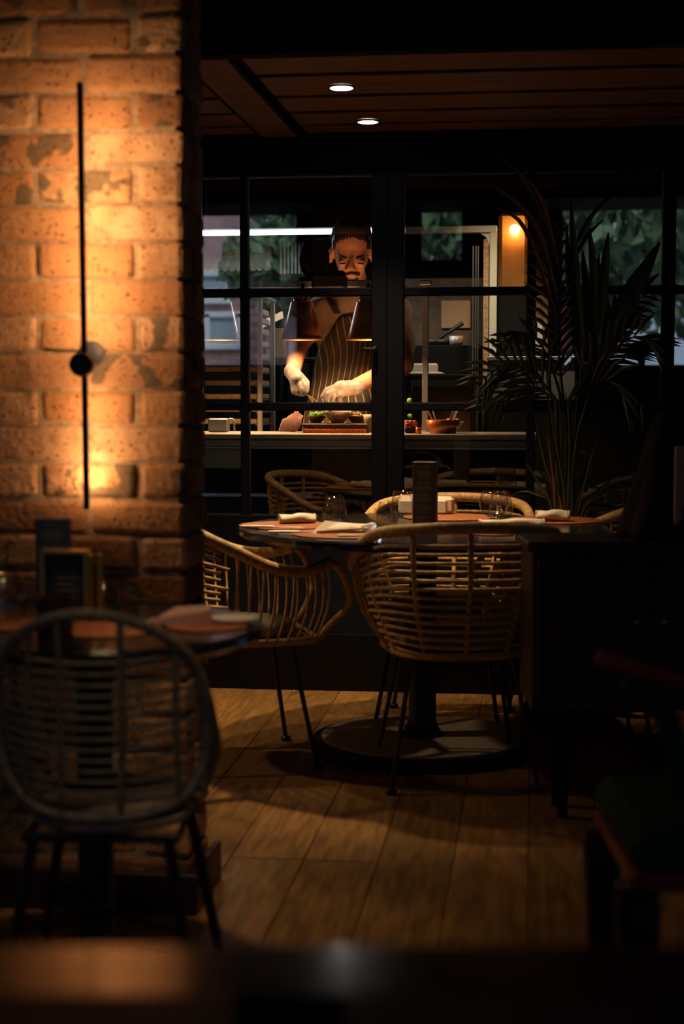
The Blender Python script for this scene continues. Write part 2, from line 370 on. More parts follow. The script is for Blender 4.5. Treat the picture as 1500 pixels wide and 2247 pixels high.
# ---------------------------------------------------------------- glazed kitchen wall (windows with single panes)
zr = lambda py: at(700, py, WY).z
Z = dict(top=zr(388), b1=(zr(651), zr(633)), b2=(zr(901), zr(883)), bot=zr(1130))
def gx(px): return at(px, 870, WY).x
def window(name, xe0, xe1, bars, extra=()):
    """xe0/xe1: outer x, bars: list of (x0,x1) vertical members"""
    w_ = struct(name, (xe0, WY, .2))
    off = Vector((xe0, WY, .2)); D = .05
    zt = 2.03; zb = Z['bot']
    MB().cbox(((xe0 + xe1) / 2, WY, (zt + Z['top']) / 2), (xe1 - xe0, D + .012, zt - Z['top']), .004).build('top_rail', 'navy', w_, off=off)
    MB().cbox(((xe0 + xe1) / 2, WY, (.19 + zb) / 2), (xe1 - xe0, D + .012, zb - .19), .004).build('bottom_rail', 'navy', w_, off=off)
    for a, b in bars: MB().cbox(((a + b) / 2, WY, (zb + Z['top']) / 2), (b - a, D + .006, Z['top'] - zb), .004).build('mullion', 'navy', w_, off=off)
    for zz in (Z['b1'], Z['b2']):
        for (a, b), (c, d) in zip(bars[:-1], bars[1:]):
            mb = MB().cbox(((b + c) / 2, WY, sum(zz) / 2), (c - b, D, zz[1] - zz[0]), .004)
            for sx, xx in ((1, b), (-1, c)):        # rounded fillets in the pane corners
                for sz, z0 in ((1, zz[1]), (-1, zz[0])):
                    q = .011
                    mb.add([(xx, WY - .02, z0), (xx + sx * q, WY - .02, z0), (xx + sx * q * .3, WY - .02, z0 + sz * q * .3), (xx, WY - .02, z0 + sz * q),
                            (xx, WY + .02, z0), (xx + sx * q, WY + .02, z0), (xx + sx * q * .3, WY + .02, z0 + sz * q * .3), (xx, WY + .02, z0 + sz * q)],
                           [(0, 1, 2, 3), (7, 6, 5, 4), (1, 5, 6, 2), (2, 6, 7, 3)])
            mb.build('glazing_bar', 'navy', w_, off=off)
    rows = ((zb, Z['b2'][0]), (Z['b2'][1], Z['b1'][0]), (Z['b1'][1], Z['top']))
    for (a, b), (c, d) in zip(bars[:-1], bars[1:]):
        for z0, z1 in rows:
            p = MB().box(((b + c) / 2, WY, (z0 + z1) / 2), (c - b, .006, z1 - z0)).build('pane', 'glass', w_, off=off)
    return w_
pw = gx(815) - gx(547)
b = [(gx(530), gx(547))]
w1 = window('window_1', gx(530) - pw * 2 - .1, gx(850), [(gx(530) - 2 * pw - .1, gx(530) - 2 * pw - .03), (gx(530) - pw - .03, gx(530) - pw), (gx(530), gx(547)), (gx(816), gx(850))])
w2 = window('window_2', gx(850), gx(1476) + .9, [(gx(850), gx(886)), (gx(1154), gx(1173)), (gx(1447), gx(1476)), (gx(1476) + .5, gx(1476) + .55), (gx(1476) + .85, gx(1476) + .9)])
xw2 = gx(1476) + .9
if xw2 < XR: smesh('wall_panel', MB().box(((xw2 + XR) / 2, WY, 1.1), (XR - xw2, .1, 2.0)), 'paintblk')
xw1 = gx(530) - pw * 2 - .1
if xw1 > XL: smesh('wall_return', MB().box(((xw1 + XL) / 2, WY, 1.1), (xw1 - XL, .1, 2.0)), 'paintblk')
hd = at(818, 766, WY - .035)
tag(MB().cbox((hd.x + .01, WY - .045, hd.z), (.016, .03, .02), .003).tube([(hd.x + .01, WY - .06, hd.z), (hd.x - .035, WY - .062, hd.z + .002)], .005, 8).build('window_latch', 'steelblk', w1, off=w1.location))
# ---------------------------------------------------------------- brick pillar, single bricks
PY = 3.43 * 1.0
cn = W(402, 870, 3.43); PX = cn.x; PYY = cn.y; PD = .25; PWID = .46
pil = MB().box((PX - PWID / 2 - .008, PYY + PD / 2 + .004, HI / 2), (PWID - .012, PD - .005, HI)).build('pillar', 'mortar'); pil['kind'] = 'structure'
def brickmesh(L_, Dp, Hh):
    mb = MB(); bm = bmesh.new(); bmesh.ops.create_cube(bm, size=1)
    for v in bm.verts: v.co = Vector((v.co.x * L_, v.co.y * Dp, v.co.z * Hh)) + Vector([random.uniform(-.0035, .0035) for _ in range(3)])
    bmesh.ops.bevel(bm, geom=bm.edges[:], offset=.011, segments=2, affect='EDGES', profile=.55)
    bm.verts.index_update(); mb.add([v.co for v in bm.verts], [tuple(v.index for v in f.verts) for f in bm.faces]); bm.free()
    o = mb.build('brick', 'brick', smooth=False); me = o.data; bpy.data.objects.remove(o); return me
CO = .0803; BH = .0725
fulls = [brickmesh(.212, .10, BH) for _ in range(5)]; halfs = [brickmesh(.100, .10, BH) for _ in range(4)]
rets = [brickmesh(.10, .112, BH) for _ in range(3)]
z_ref = W(200, 45, 3.43).z
row0 = int(math.floor((0 - z_ref) / CO))
for r in range(row0, int((HI - z_ref) / CO) + 1):
    zc = z_ref + r * CO + CO / 2
    if zc < .02 or zc > HI: continue
    x = PX
    odd = (r % 2 == 0)            # row r=0 (top of picture) starts with a full stretcher at the corner
    seq = []
    if not odd: seq.append('h')
    while sum(.223 if q == 'f' else .111 for q in seq) < PWID - .05: seq.append('f' if PWID - sum(.223 if q == 'f' else .111 for q in seq) > .2 else 'h')
    for q in seq:
        Lq = .212 if q == 'f' else .100
        o = bpy.data.objects.new('brick', random.choice(fulls if q == 'f' else halfs)); COL.objects.link(o); o.parent = pil
        o.location = (x - Lq / 2 + .002, PYY + .05 + random.uniform(-.002, .003), zc + random.uniform(-.0015, .0015))
        if random.random() < .5: o.rotation_euler = (0, math.pi, 0)
        x -= Lq + .011
    for k in range(1):
        o = bpy.data.objects.new('brick', random.choice(rets)); COL.objects.link(o); o.parent = pil
        o.location = (PX - .05 + random.uniform(-.002, .004), PYY + .105 + .008 + .06, zc)
bsk = MB()
bsk.cbox((PX - PWID / 2 + .012, PYY - .012, .046), (PWID + .03, .02, .092), .003)
bsk.cbox((PX + .017, PYY + PD / 2 - .004, .046), (.02, PD + .02, .092), .003)
tag(bsk.build('baseboard_left', 'skirt'), kind='structure')
# ================================================================ brick-wall sconce
sp = W(183, 800, 3.36)
sco = thing('wall_sconce', 'slim black vertical rod wall lamp with round disc on the brick pillar', 'wall lamp', (sp.x, PYY, sp.z))
def wp(px, py, gap): return at(px, py, PYY - gap)
t0 = wp(175, 180, .15); t1 = wp(190, 1117, .045)
o_ = sco.location
MB().tube([t0, t1], .007, 10).build('rod', 'steelblk', sco, off=o_)
c0 = wp(183, 800, .082)
d = MB().lathe([(0, -.012), (.024, -.012), (.026, -.008), (.026, .008), (.024, .012), (0, .012)], n=32)
mrot = Euler((R(90), 0, 0)).to_matrix()
d.v = [mrot @ v + c0 + Vector((0, -.012, 0)) for v in d.v]
d.build('disc', 'steelblk', sco, smooth=False, off=o_)
mt = MB().lathe([(0, 0), (.030, 0), (.030, .003), (.028, .004), (0, .004)], n=28)
mm = wp(201, 778, 0); mt.v = [mrot @ v + Vector((mm.x, PYY + .0, mm.z)) for v in mt.v]
mt.build('mount_plate', 'steelblk', sco, off=o_)
MB().tube([wp(98, 767, .03), wp(180, 771, .075)], .0028, 8).build('side_arm', 'steelblk', sco, off=o_)
# light strips set in the back of the rod, facing the bricks
for (a, b_) in ((.02, .62), (.72, .80), (.86, .965)):
    p, q = t0.lerp(t1, a), t0.lerp(t1, b_)
    MB().tube([p + Vector((0, .0062, 0)), q + Vector((0, .0062, 0))], .0036, 8).build('light_strip', 'ledwarm', sco, off=o_)
# ================================================================ downlights and unseen ceiling spots
for k, (p, lab) in enumerate(zip(DL, ('larger round recessed downlight glowing white in the wooden ceiling above the table', 'smaller round recessed downlight in the ceiling nearer the glazed kitchen wall'))):
    t = thing('downlight', lab, 'ceiling light', (p.x, p.y, CEIL), group='ceiling downlights')
    MB().lathe([(.036, 0), (.047, -.001), (.047, -.006), (.037, -.006), (.036, 0)], n=28, caps=False).build('trim_ring', 'steelblk', t)
    MB().lathe([(0, -.006), (.036, -.006), (.036, -.002), (0, -.002)], n=28).build('lens', 'dlw', t)
    spot('downlight_beam', (p.x, p.y, CEIL - .02), (p.x, p.y, 0), (105, 34)[k], kelvin(2700), 74, .8, .04)
for k, p in enumerate(DLX):
    spot('unseen_ceiling_spot', p, ((-.45, -.62, .35, -.8, -.85)[k], (5.0, 2.95, 2.6, 5.0, 2.42)[k], (0, .7, 0, 0, .6)[k]), (30, 62, 1, 24, 17)[k], kelvin(3000 if k == 4 else 2700), (80, 22, 60, 80, 20)[k], .7, .05)  # spots out of view, some added to brighten the small table and hoop chair
# ================================================================ rattan armchairs
def lerp(a, b, t): return a + (b - a) * t
def sample(poly, t):
    """point on a polyline of Vectors by parameter 0..1"""
    k = len(poly) - 1; u = max(0, min(1, t)) * k; i = min(int(u), k - 1); return poly[i].lerp(poly[i + 1], u - i)
def armchair(label, loc, rz, cushion='cushion'):
    t = thing('rattan_armchair', label, 'chair', loc, rz, 'rattan armchairs around the round table')
    rim = [(.245, .25, .648), (.29, .17, .627), (.305, .06, .640), (.30, -.07, .70), (.255, -.20, .757), (.135, -.28, .775), (0, -.295, .78)]
    rim = [Vector(p) for p in rim]; rim = rim + [Vector((-p.x, p.y, p.z)) for p in rim[-2::-1]]
    low = [(.17, .23, .40), (.20, .16, .40), (.21, .05, .40), (.20, -.06, .40), (.17, -.15, .40), (.10, -.205, .40), (0, -.22, .40)]
    low = [Vector(p) for p in low]; low = low + [Vector((-p.x, p.y, p.z)) for p in low[-2::-1]]
    RS = crom(rim, 6); LS = crom(low, 6)
    MB().tube(RS, .0180, 10).build('rim', 'rattan', t, True)
    ring = LS[:]
    MB().tube(ring, .012, 8, close=True).build('seat_ring', 'rattan', t, True)
    def surf(u, v):      # u 0..1 around, v 0 bottom..1 rim, slightly bulging outwards
        a = sample(LS, u); b_ = sample(RS, u); p = a.lerp(b_, v); c = Vector((p.x, p.y + .0, 0)); c.z = 0
        if c.length > 1e-6: p += c.normalized() * .028 * math.sin(math.pi * v)
        return p
    for u in (.30, .40, .5, .60, .70):
        MB().tube([surf(u, v / 6) for v in range(7)], .0085, 6).build('upright', 'rattan', t, True)
    for k in range(1, 15):
        v = k / 15.2
        u0 = .265 if k % 3 else .25
        MB().tube([surf(u0 + (1 - 2 * u0) * j / 18, v) + Vector((0, 0, -.022 * math.sin(math.pi * j / 18))) for j in range(19)], .0058, 5).build('strand', 'rattan', t, True)
    for s_ in (0, 1):
        for k in range(10):
            u = .018 + k * .024
            if s_: u = 1 - u
            MB().tube([surf(u, v / 5) for v in range(6)], .0042, 5).build('spindle', 'rattan', t, True)
        # front arm loop joining rim and seat ring
        e = Vector(rim[0] if s_ == 0 else rim[-1]); q = Vector(low[0] if s_ == 0 else low[-1]); sx = 1 if s_ == 0 else -1
        MB().tube([e, e + Vector((-sx * .0, .035, -.03)), (e + q) / 2 + Vector((sx * .03, .075, 0)), q + Vector((0, .035, .04)), q], .012, 7, smooth=5).build('arm_front', 'rattan', t, True)
    cu = MB().lathe([(0, .012), (.15, .012), (.185, .022), (.192, .036), (.18, .05), (.13, .058), (0, .06)], (0, -.005, .395), 28, 1, 1.05)
    cu.build('seat_cushion', cushion, t, True)
    MB().lathe([(0, 0), (.19, 0), (.19, .008), (0, .008)], (0, 0, .392), 28).build('seat_base', 'rattan', t)
    fr = MB().tube([(.16, .16, .385), (-.16, .16, .385), (-.16, -.16, .385), (.16, -.16, .385)], .007, 6, close=True)
    fr.build('seat_frame', 'steelblk', t)
    for sx in (-1, 1):
        for sy in (-1, 1):
            l = MB().tube([(sx * .15, sy * .15, .385), (sx * .215, sy * .215, .012)], .0075, 7).build('leg', 'steelblk', t)
            MB().lathe([(0, 0), (.016, 0), (.017, .012), (.009, .018), (0, .018)], (sx * .216, sy * .216, 0), 12).build('foot_cap', 'steelblk', l)
    for a, c_ in (((-1, -1), (1, -1)), ((1, -1), (1, 1)), ((1, 1), (-1, 1)), ((-1, 1), (-1, -1))):
        pass
    return t
TC = zat(925, 1158, .73); TC = Vector((TC.x, W(925, 1158, 5.1).y, 0))
def facing(p): return math.atan2(TC.y - p.y, TC.x - p.x) - math.pi / 2
pR = zat(1010, 1690, 0); pR = Vector((pR.x, 4.72, 0)); pR.x = W(998, 1400, 4.75).x
pL = W(515, 1600, 5.0); pL.z = 0
armchair('wide-backed rattan armchair seen from behind in front of the round table', (pR.x, pR.y, 0), facing(pR) + R(-8))
armchair('side-on rattan armchair between the brick pillar and the round table', (pL.x, pL.y, 0), R(-68))
pB = W(975, 1400, 5.55); pB.z = 0
armchair('rattan armchair on the far side of the table backed against the glazing', (pB.x, pB.y, 0), R(176))
pQ = W(1266, 1400, 5.12); pQ.z = 0
armchair('rattan armchair right of the table with only an arm tip showing', (pQ.x, pQ.y, 0), R(97))
# ---------------------------------------------------------------- near chair, rounded hoop back
nc = W(212, 1500, 2.62)
ncx, ncy = nc.x, nc.y
t = thing('hoop_chair', 'greyish rattan chair with tall rounded hoop back in front of the brick pillar', 'chair', (ncx, ncy, 0), YAW + R(-2))
nch = t
sN = F / 2.62
def np_(px, py, dy=0): return Vector(((px - 212) / sN, dy, H - (py - YH) / sN))
def hy(x, z): return -.02 + 1.2 * x * x + (.10 * max(0, (.62 - z)) ** 1 if z < .62 else 0) * 0
hoop = [(212, 1326), (120, 1345), (45, 1390), (-2, 1455), (-20, 1540), (-22, 1630), (-5, 1715), (45, 1775), (120, 1797), (212, 1798), (300, 1795), (380, 1772), (428, 1712), (445, 1630), (442, 1540), (425, 1455), (378, 1390), (304, 1345)]
def hp(px, py):
    p = np_(px, py); p.y = 2.2 * p.x * p.x * 1.3 - .10 * (p.z - .45) / .36; return p
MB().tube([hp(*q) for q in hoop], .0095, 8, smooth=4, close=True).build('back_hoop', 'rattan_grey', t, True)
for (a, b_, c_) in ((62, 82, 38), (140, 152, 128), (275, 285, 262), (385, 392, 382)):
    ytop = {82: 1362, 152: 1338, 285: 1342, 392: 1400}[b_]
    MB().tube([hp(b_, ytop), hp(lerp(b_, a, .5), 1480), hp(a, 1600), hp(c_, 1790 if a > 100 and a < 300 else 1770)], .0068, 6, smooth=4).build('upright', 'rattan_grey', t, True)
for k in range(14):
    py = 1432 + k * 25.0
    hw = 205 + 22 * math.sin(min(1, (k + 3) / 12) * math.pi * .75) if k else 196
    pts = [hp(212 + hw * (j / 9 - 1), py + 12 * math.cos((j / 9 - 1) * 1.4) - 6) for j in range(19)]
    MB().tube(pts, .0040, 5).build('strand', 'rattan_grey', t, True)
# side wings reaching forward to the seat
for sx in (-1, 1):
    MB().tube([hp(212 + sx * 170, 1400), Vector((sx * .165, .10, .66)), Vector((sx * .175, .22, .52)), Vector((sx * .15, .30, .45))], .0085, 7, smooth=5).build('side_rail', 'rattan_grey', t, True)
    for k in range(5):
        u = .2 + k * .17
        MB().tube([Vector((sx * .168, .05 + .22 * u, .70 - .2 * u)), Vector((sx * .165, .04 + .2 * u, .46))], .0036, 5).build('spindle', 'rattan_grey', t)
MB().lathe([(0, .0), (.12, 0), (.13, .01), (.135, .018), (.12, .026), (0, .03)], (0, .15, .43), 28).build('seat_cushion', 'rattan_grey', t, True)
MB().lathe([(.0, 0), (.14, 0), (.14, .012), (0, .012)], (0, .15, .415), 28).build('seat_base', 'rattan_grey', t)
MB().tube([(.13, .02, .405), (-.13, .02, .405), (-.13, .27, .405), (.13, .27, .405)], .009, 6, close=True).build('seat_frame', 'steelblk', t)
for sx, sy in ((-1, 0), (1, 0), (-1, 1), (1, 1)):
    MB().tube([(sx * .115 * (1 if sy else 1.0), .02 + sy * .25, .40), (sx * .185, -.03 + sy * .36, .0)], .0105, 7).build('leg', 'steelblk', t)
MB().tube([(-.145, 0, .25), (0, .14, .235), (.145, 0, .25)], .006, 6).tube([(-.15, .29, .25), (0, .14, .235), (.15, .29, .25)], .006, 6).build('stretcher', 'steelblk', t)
# ================================================================ round table (far)
def ped_table(name, label, c, r, rb, group=None, ztop=.73, col=.045):
    t = thing(name, label, 'table', (c.x, c.y, 0), 0, group)
    MB().lathe([(0, ztop - .03), (r - .02, ztop - .03), (r, ztop - .018), (r, ztop - .006), (r - .006, ztop), (0, ztop)], n=72).build('tabletop', 'tabletop', t)
    MB().lathe([(rb, 0), (rb + .004, .008), (rb + .004, .034), (rb - .006, .040), (rb - .02, .041), (0, .041)], n=60).build('base_disc', 'steelblk', t)
    MB().lathe([(0, .0415), (rb - .03, .0415), (rb - .03, .046), (0, .046)], n=60).build('base_plate', 'basetop', t)
    MB().lathe([(col * 1.6, .046), (col * 1.2, .07), (col, .10), (col, ztop - .12), (col * 1.3, ztop - .06), (col * 4, ztop - .03)], n=28).build('column', 'steelblk', t, True)
    return t
ped_table('dining_table', 'large round black table laid for dinner in front of the glazed wall', TC, .60, .36)
NT = W(205, 1372, 2.93); NT.z = 0
ped_table('dining_table', 'small round dark table against the brick pillar behind the hoop chair', NT, .315, .22, ztop=.726, col=.034)
TZ = .731; NZ = .727
def placemat(px, py, r, z, label, group=None, m='terra', n=40):
    p = zat(px, py, z)
    o = MB().lathe([(0, 0), (r - .003, 0), (r, .0015), (r - .003, .003), (0, .003)], (0, 0, 0), n).build('placemat', m)
    o.location = (p.x, p.y, z); return tag(o, label, 'placemat', group)
gm = 'leather placemats on the round table'
placemat(628, 1153, .155, TZ, 'terracotta leather placemat at the left edge of the round table', gm)
placemat(762, 1171, .17, TZ, 'terracotta leather placemat nearest the camera on the round table', gm)
placemat(985, 1135, .16, TZ, 'terracotta leather placemat behind the menu block', gm)
placemat(1215, 1142, .16, TZ, 'terracotta leather placemat at the right edge of the round table', gm)
placemat(1090, 1166, .15, TZ, 'terracotta leather placemat under the long rolled napkin', gm)
# napkins -------------------------------------------------------------
def napkin_roll(px, py, z, L_, r, rz, label, m='napkin', flat=.62, group='napkins on the round table'):
    p = zat(px, py, z); n = 15; rings = 12; mb = MB(); vs = []; fs = []
    for i in range(rings + 1):
        x = (i / rings - .5) * L_
        for j in range(n):
            a = 2 * math.pi * j / n
            rr = r * (1 + .10 * math.sin(a * 2 + i * .5) + .05 * math.sin(a * 5 + i)) * (.86 + .14 * math.sin(math.pi * i / rings))
            vs.append((x, rr * math.cos(a) * 1.15, max(0.0, rr * flat * (1 + math.sin(a)))))
    for i in range(rings):
        for j in range(n): fs.append((i * n + j, i * n + (j + 1) % n, (i + 1) * n + (j + 1) % n, (i + 1) * n + j))
    fs.append(tuple(range(n - 1, -1, -1))); fs.append(tuple(rings * n + j for j in range(n)))
    mb.add(vs, fs)
    # spiral fold end
    for e in (-1, 1):
        sp_ = [(e * (L_ / 2 + .001), r * (1 - k / 26) * math.cos(k * .55) * 1.0, r * flat + r * flat * (1 - k / 26) * math.sin(k * .55)) for k in range(22)]
        mb.tube(sp_, .0022, 4)
    o = mb.build('napkin', m, smooth=True); o.location = (p.x, p.y, z); o.rotation_euler = (0, 0, rz)
    return tag(o, label, 'napkin', group)
MT = TZ + .003
napkin_roll(652, 1148, MT, .115, .026, YAW + R(12), 'white napkin rolled into a ring on the leftmost placemat')
napkin_roll(1122, 1157, MT, .205, .022, YAW + R(8), 'long thin rolled white napkin right of the menu block')
napkin_roll(1212, 1143, MT, .108, .030, YAW - R(10), 'short folded white napkin on the rightmost placemat')
# folded triangular napkin
p = zat(745, 1168, MT); t_ = MB()
def L3(px, py, z): return zat(px, py, MT) + Vector((0, 0, z)) - p
A = [(-.088, -.03, 0), (-.045, .0, .036), (.0, .02, .03), (.045, .02, .026), (.09, .02, .024), (.095, -.02, .016), (.09, -.045, 0), (0, -.055, 0), (-.045, .05, .0), (.09, .05, 0), (.03, -.03, .02), (-.04, -.025, .014)]
t_.add(A, [(0, 11, 1), (11, 10, 2, 1), (10, 5, 4, 3, 2), (0, 7, 10, 11), (7, 6, 5, 10), (0, 1, 8), (1, 2, 3, 9, 8), (3, 4, 9), (4, 5, 6, 9), (0, 8, 9, 6, 7)])
t_.tube([(-.07, -.035, .006), (0, -.045, .012), (.088, -.035, .016)], .0045, 6)
t_.tube([(.07, -.03, .013), (.10, -.012, .020), (.10, .015, .016)], .012, 8, smooth=3)
o = t_.build('napkin', 'napkin'); o.location = p; o.rotation_euler = (0, 0, YAW)
tag(o, 'white napkin folded to a low triangle on the nearest placemat', 'napkin', 'napkins on the round table')
# standing napkin behind menu
p = zat(935, 1128, MT); t_ = MB()
sN2 = F / 5.45
t_.cbox((0, 0, .032), (.200, .030, .062), .012); t_.cbox((-.012, -.014, .027), (.17, .016, .052), .007)
o = t_.build('napkin', 'napkin'); o.location = (p.x, p.y, MT); o.rotation_euler = (0, 0, YAW)
tag(o, 'wide white napkin standing folded behind the menu block', 'napkin', 'napkins on the round table')
# glasses --------------------------------------------------------------
def glass(px, py, label, stem=False, z=TZ, sc_=1.0, group='glasses on the round table'):
    p = zat(px, py, z)
    if stem:
        prof = [(0, .0), (.030, 0), (.030, .002), (.005, .006), (.0035, .012), (.012, .018), (.036, .035), (.044, .055), (.041, .078), (.034, .100), (.0325, .100), (.0395, .078), (.0425, .055), (.034, .037), (.012, .022), (0, .022)]
    else:
        prof = [(0, 0), (.034, 0), (.037, .004), (.043, .022), (.040, .045), (.030, .092), (.0285, .092), (.0385, .045), (.041, .022), (.034, .010), (0, .009)]
    prof = [(r * sc_, h * sc_) for r, h in prof]
    o = MB().lathe(prof, n=32).build('drinking_glass', 'gls', smooth=True); o.location = (p.x, p.y, z)
    return tag(o, label, 'glass', group)
glass(733, 1149, 'clear tapered tumbler beside the ringed napkin')
glass(882, 1136, 'clear tapered tumbler on the table left of the menu block')
glass(848, 1150, 'small clear tumbler in front of the tumbler by the menu block', sc_=.8)
glass(1083, 1150, 'clear rounded wine tumbler right of the menu block', stem=True, sc_=1.12)
glass(1098, 1136, 'clear tapered tumbler behind the rounded wine tumbler')
# tea light, small holder
p = zat(832, 1172, TZ)
t = thing('tea_light', 'tiny bright bluish white light in a low glass holder on the table', 'table light', (p.x, p.y, TZ))
MB().lathe([(0, 0), (.018, 0), (.020, .022), (.018, .022), (.016, .003), (0, .003)], n=20).build('holder', 'gls', t, True)
MB().ell((0, 0, .013), (.0052, .0052, .0052), 10).build('flame', 'candle', t, True)
# cutlery
def knife(px, py, rz, label, z=MT, L_=.20, grp='cutlery on the round table'):
    p = zat(px, py, z); mb = MB()
    mb.tube([(-L_ / 2, 0, .004), (-L_ / 2 + .02, 0, .004), (-.005, 0, .0035), (0, 0, .003)], [.004, .005, .004, .003], 6)
    mb.add([(0, -.005, .001), (L_ * .42, -.008, .001), (L_ * .5, 0, .001), (L_ * .42, .004, .001), (0, .004, .001), (0, -.005, .003), (L_ * .42, -.008, .0015), (L_ * .5, 0, .0015), (L_ * .42, .004, .003), (0, .004, .003)],
           [(4, 3, 2, 1, 0), (5, 6, 7, 8, 9), (0, 1, 6, 5), (1, 2, 7, 6), (2, 3, 8, 7), (3, 4, 9, 8), (4, 0, 5, 9)])
    o = mb.build('knife', 'steel'); o.location = (p.x, p.y, z); o.rotation_euler = (0, 0, rz); return tag(o, label, 'knife', grp)
def fork(px, py, rz, label, z=MT, L_=.19, grp='cutlery on the round table'):
    p = zat(px, py, z); mb = MB()
    mb.tube([(-L_ / 2, 0, .003), (-.01, 0, .003), (.02, 0, .004)], [.005, .0025, .004], 6); mb.cbox((.032, 0, .004), (.025, .018, .002), .0008)
    for k in range(4): mb.tube([(.043, -.0075 + k * .005, .004), (.085, -.0075 + k * .005, .005)], .0013, 5)
    o = mb.build('fork', 'steel'); o.location = (p.x, p.y, z); o.rotation_euler = (0, 0, rz); return tag(o, label, 'fork', grp)
knife(660, 1169, YAW + R(4), 'steel knife at the left of the triangular napkin')
fork(810, 1177, YAW + R(10), 'steel fork lying right of the triangular napkin', z=MT)
knife(600, 1158, YAW + R(-3), 'dark steel knife at the table edge beside the ringed napkin')
fork(1195, 1178, YAW + R(10), 'steel fork near the front right of the round table', z=TZ)
# menu block
def menu_block(px, pyb, wpx, hpx, D, dep, z, label, name, m, rz=0, lines=True, print_m='print'):
    p = zat(px, pyb, z); s_ = F / D; w_, h_ = wpx / s_, hpx / s_
    t = thing(name, label, 'menu', (p.x, p.y, z), YAW + rz)
    MB().cbox((0, 0, h_ / 2), (w_, dep, h_), .0015).build('body', m, t)
    if lines:
        mb = MB(); rnd = random.Random(3)
        zz = h_ * .93; k = 0
        while zz > h_ * .10:
            lw = w_ * rnd.uniform(.42, .75); n_ = rnd.randint(3, 6)
            for j in range(n_): mb.box((-lw / 2 + lw * (j + .5) / n_, -dep / 2 - .0004, zz), (lw / n_ * .8, .0006, h_ * .012))
            zz -= h_ * (.026 if k % 5 else .06); k += 1
        mb.build('print', print_m, t)['kind'] = 'stuff'
    return t
menu_block(932, 1165, 50, 150, 4.98, .045, TZ, 'tall dark menu block standing in the middle of the round table', 'menu_block', 'menu', R(-14))
# ================================================================ near table setting
nm = menu_block(119, 1345, 76, 208, 3.1, .02, NZ, 'blue menu card standing behind the brass framed card', 'menu_card', 'menu_blue', 0)
p = zat(148, 1340, NZ)
t = thing('brass_frame_stand', 'dark blue card in a gilt brass frame on the small table', 'card stand', (W(147, 1350, 2.95).x, W(147, 1350, 2.95).y, NZ), YAW + R(-12))
sB = F / 2.95
fw_, fh_ = 100 / sB, 150 / sB
for sx in (-1, 1): MB().cbox((sx * fw_ / 2, 0, fh_ / 2 + .004), (.008, .03, fh_), .0015).build('frame_side', 'brass', t)
MB().cbox((0, 0, fh_ + .006), (fw_ + .008, .03, .006), .0015).build('frame_top', 'brass', t)
MB().cbox((0, 0, .003), (fw_ + .008, .03, .006), .0015).build('frame_bottom', 'brass', t)
MB().box((0, .0, fh_ / 2 + .004), (fw_ - .008, .012, fh_ - .002)).build('card', 'menu_navy', t)
MB().cbox((fw_ / 2 + .012, .03, fh_ / 2), (.010, .012, fh_), .002).build('hinge_post', 'brass', t)
b_ = MB()
for k in range(5): b_.box((0 + .004 * (k % 2), -.0065, fh_ * (.75 - k * .09)), (fw_ * (.55 - .06 * (k % 3)), .0006, .0035))
b_.build('print', 'print', t)['kind'] = 'stuff'
p = W(122, 1345, 2.78); o = MB().lathe([(0, 0), (.028, 0), (.030, .003), (.032, .07), (.030, .07), (.028, .006), (0, .006)], n=28).build('tumbler', 'darkwood'); o.location = (p.x, p.y, NZ)
tag(o, 'small dark red brown tumbler in front of the brass frame', 'cup')
g2 = 'place settings on the small table'
placemat(455, 1374, .075, NZ, 'brown leather placemat by the right rim of the small table', None)
placemat(240, 1382, .095, NZ, 'orange brown leather placemat behind the hoop of the near chair', None)
placemat(25, 1372, .07, NZ, 'dark leather placemat at the left edge of the picture', None)
# folded pink napkin
p = zat(405, 1366, NZ + .003); mb = MB()
pts = [(-.055, -.022), (.02, -.034), (.052, -.012), (.05, .026), (-.02, .03)]
vs = [(x, y, 0) for x, y in pts] + [(x * .96, y * .9, z) for (x, y), z in zip(pts, (.010, .022, .026, .03, .026))]
mb.add(vs, [(4, 3, 2, 1, 0), (5, 6, 7, 8, 9)] + [(i, (i + 1) % 5, 5 + (i + 1) % 5, 5 + i) for i in range(5)])
o = mb.build('napkin', 'napkin_pink'); o.location = p; o.rotation_euler = (0, 0, YAW); tag(o, 'pinkish folded napkin on the small table beside the pillar', 'napkin')
p = zat(513, 1366, NZ)
o = MB().lathe([(0, 0), (.025, 0), (.045, .008), (.047, .010), (.025, .004), (0, .004)], n=36).build('side_plate', 'white'); o.location = (p.x, p.y, NZ)
tag(o, 'small white side plate on the right rim of the small table', 'plate')
fork(300, 1376, YAW + R(70), 'steel fork glinting behind the hoop chair back', z=NZ + .003, grp='cutlery on the small table', L_=.15)
knife(270, 1373, YAW + R(100), 'steel knife glinting behind the hoop chair back', z=NZ + .003, grp='cutlery on the small table', L_=.16)
glass(226, 1352, 'clear tumbler right of the brass framed card', z=NZ, sc_=.75, group='glasses on the small table')
glass(6, 1365, 'clear tall tumbler cut by the left edge of the picture', z=NZ, sc_=1.0, group='glasses on the small table')
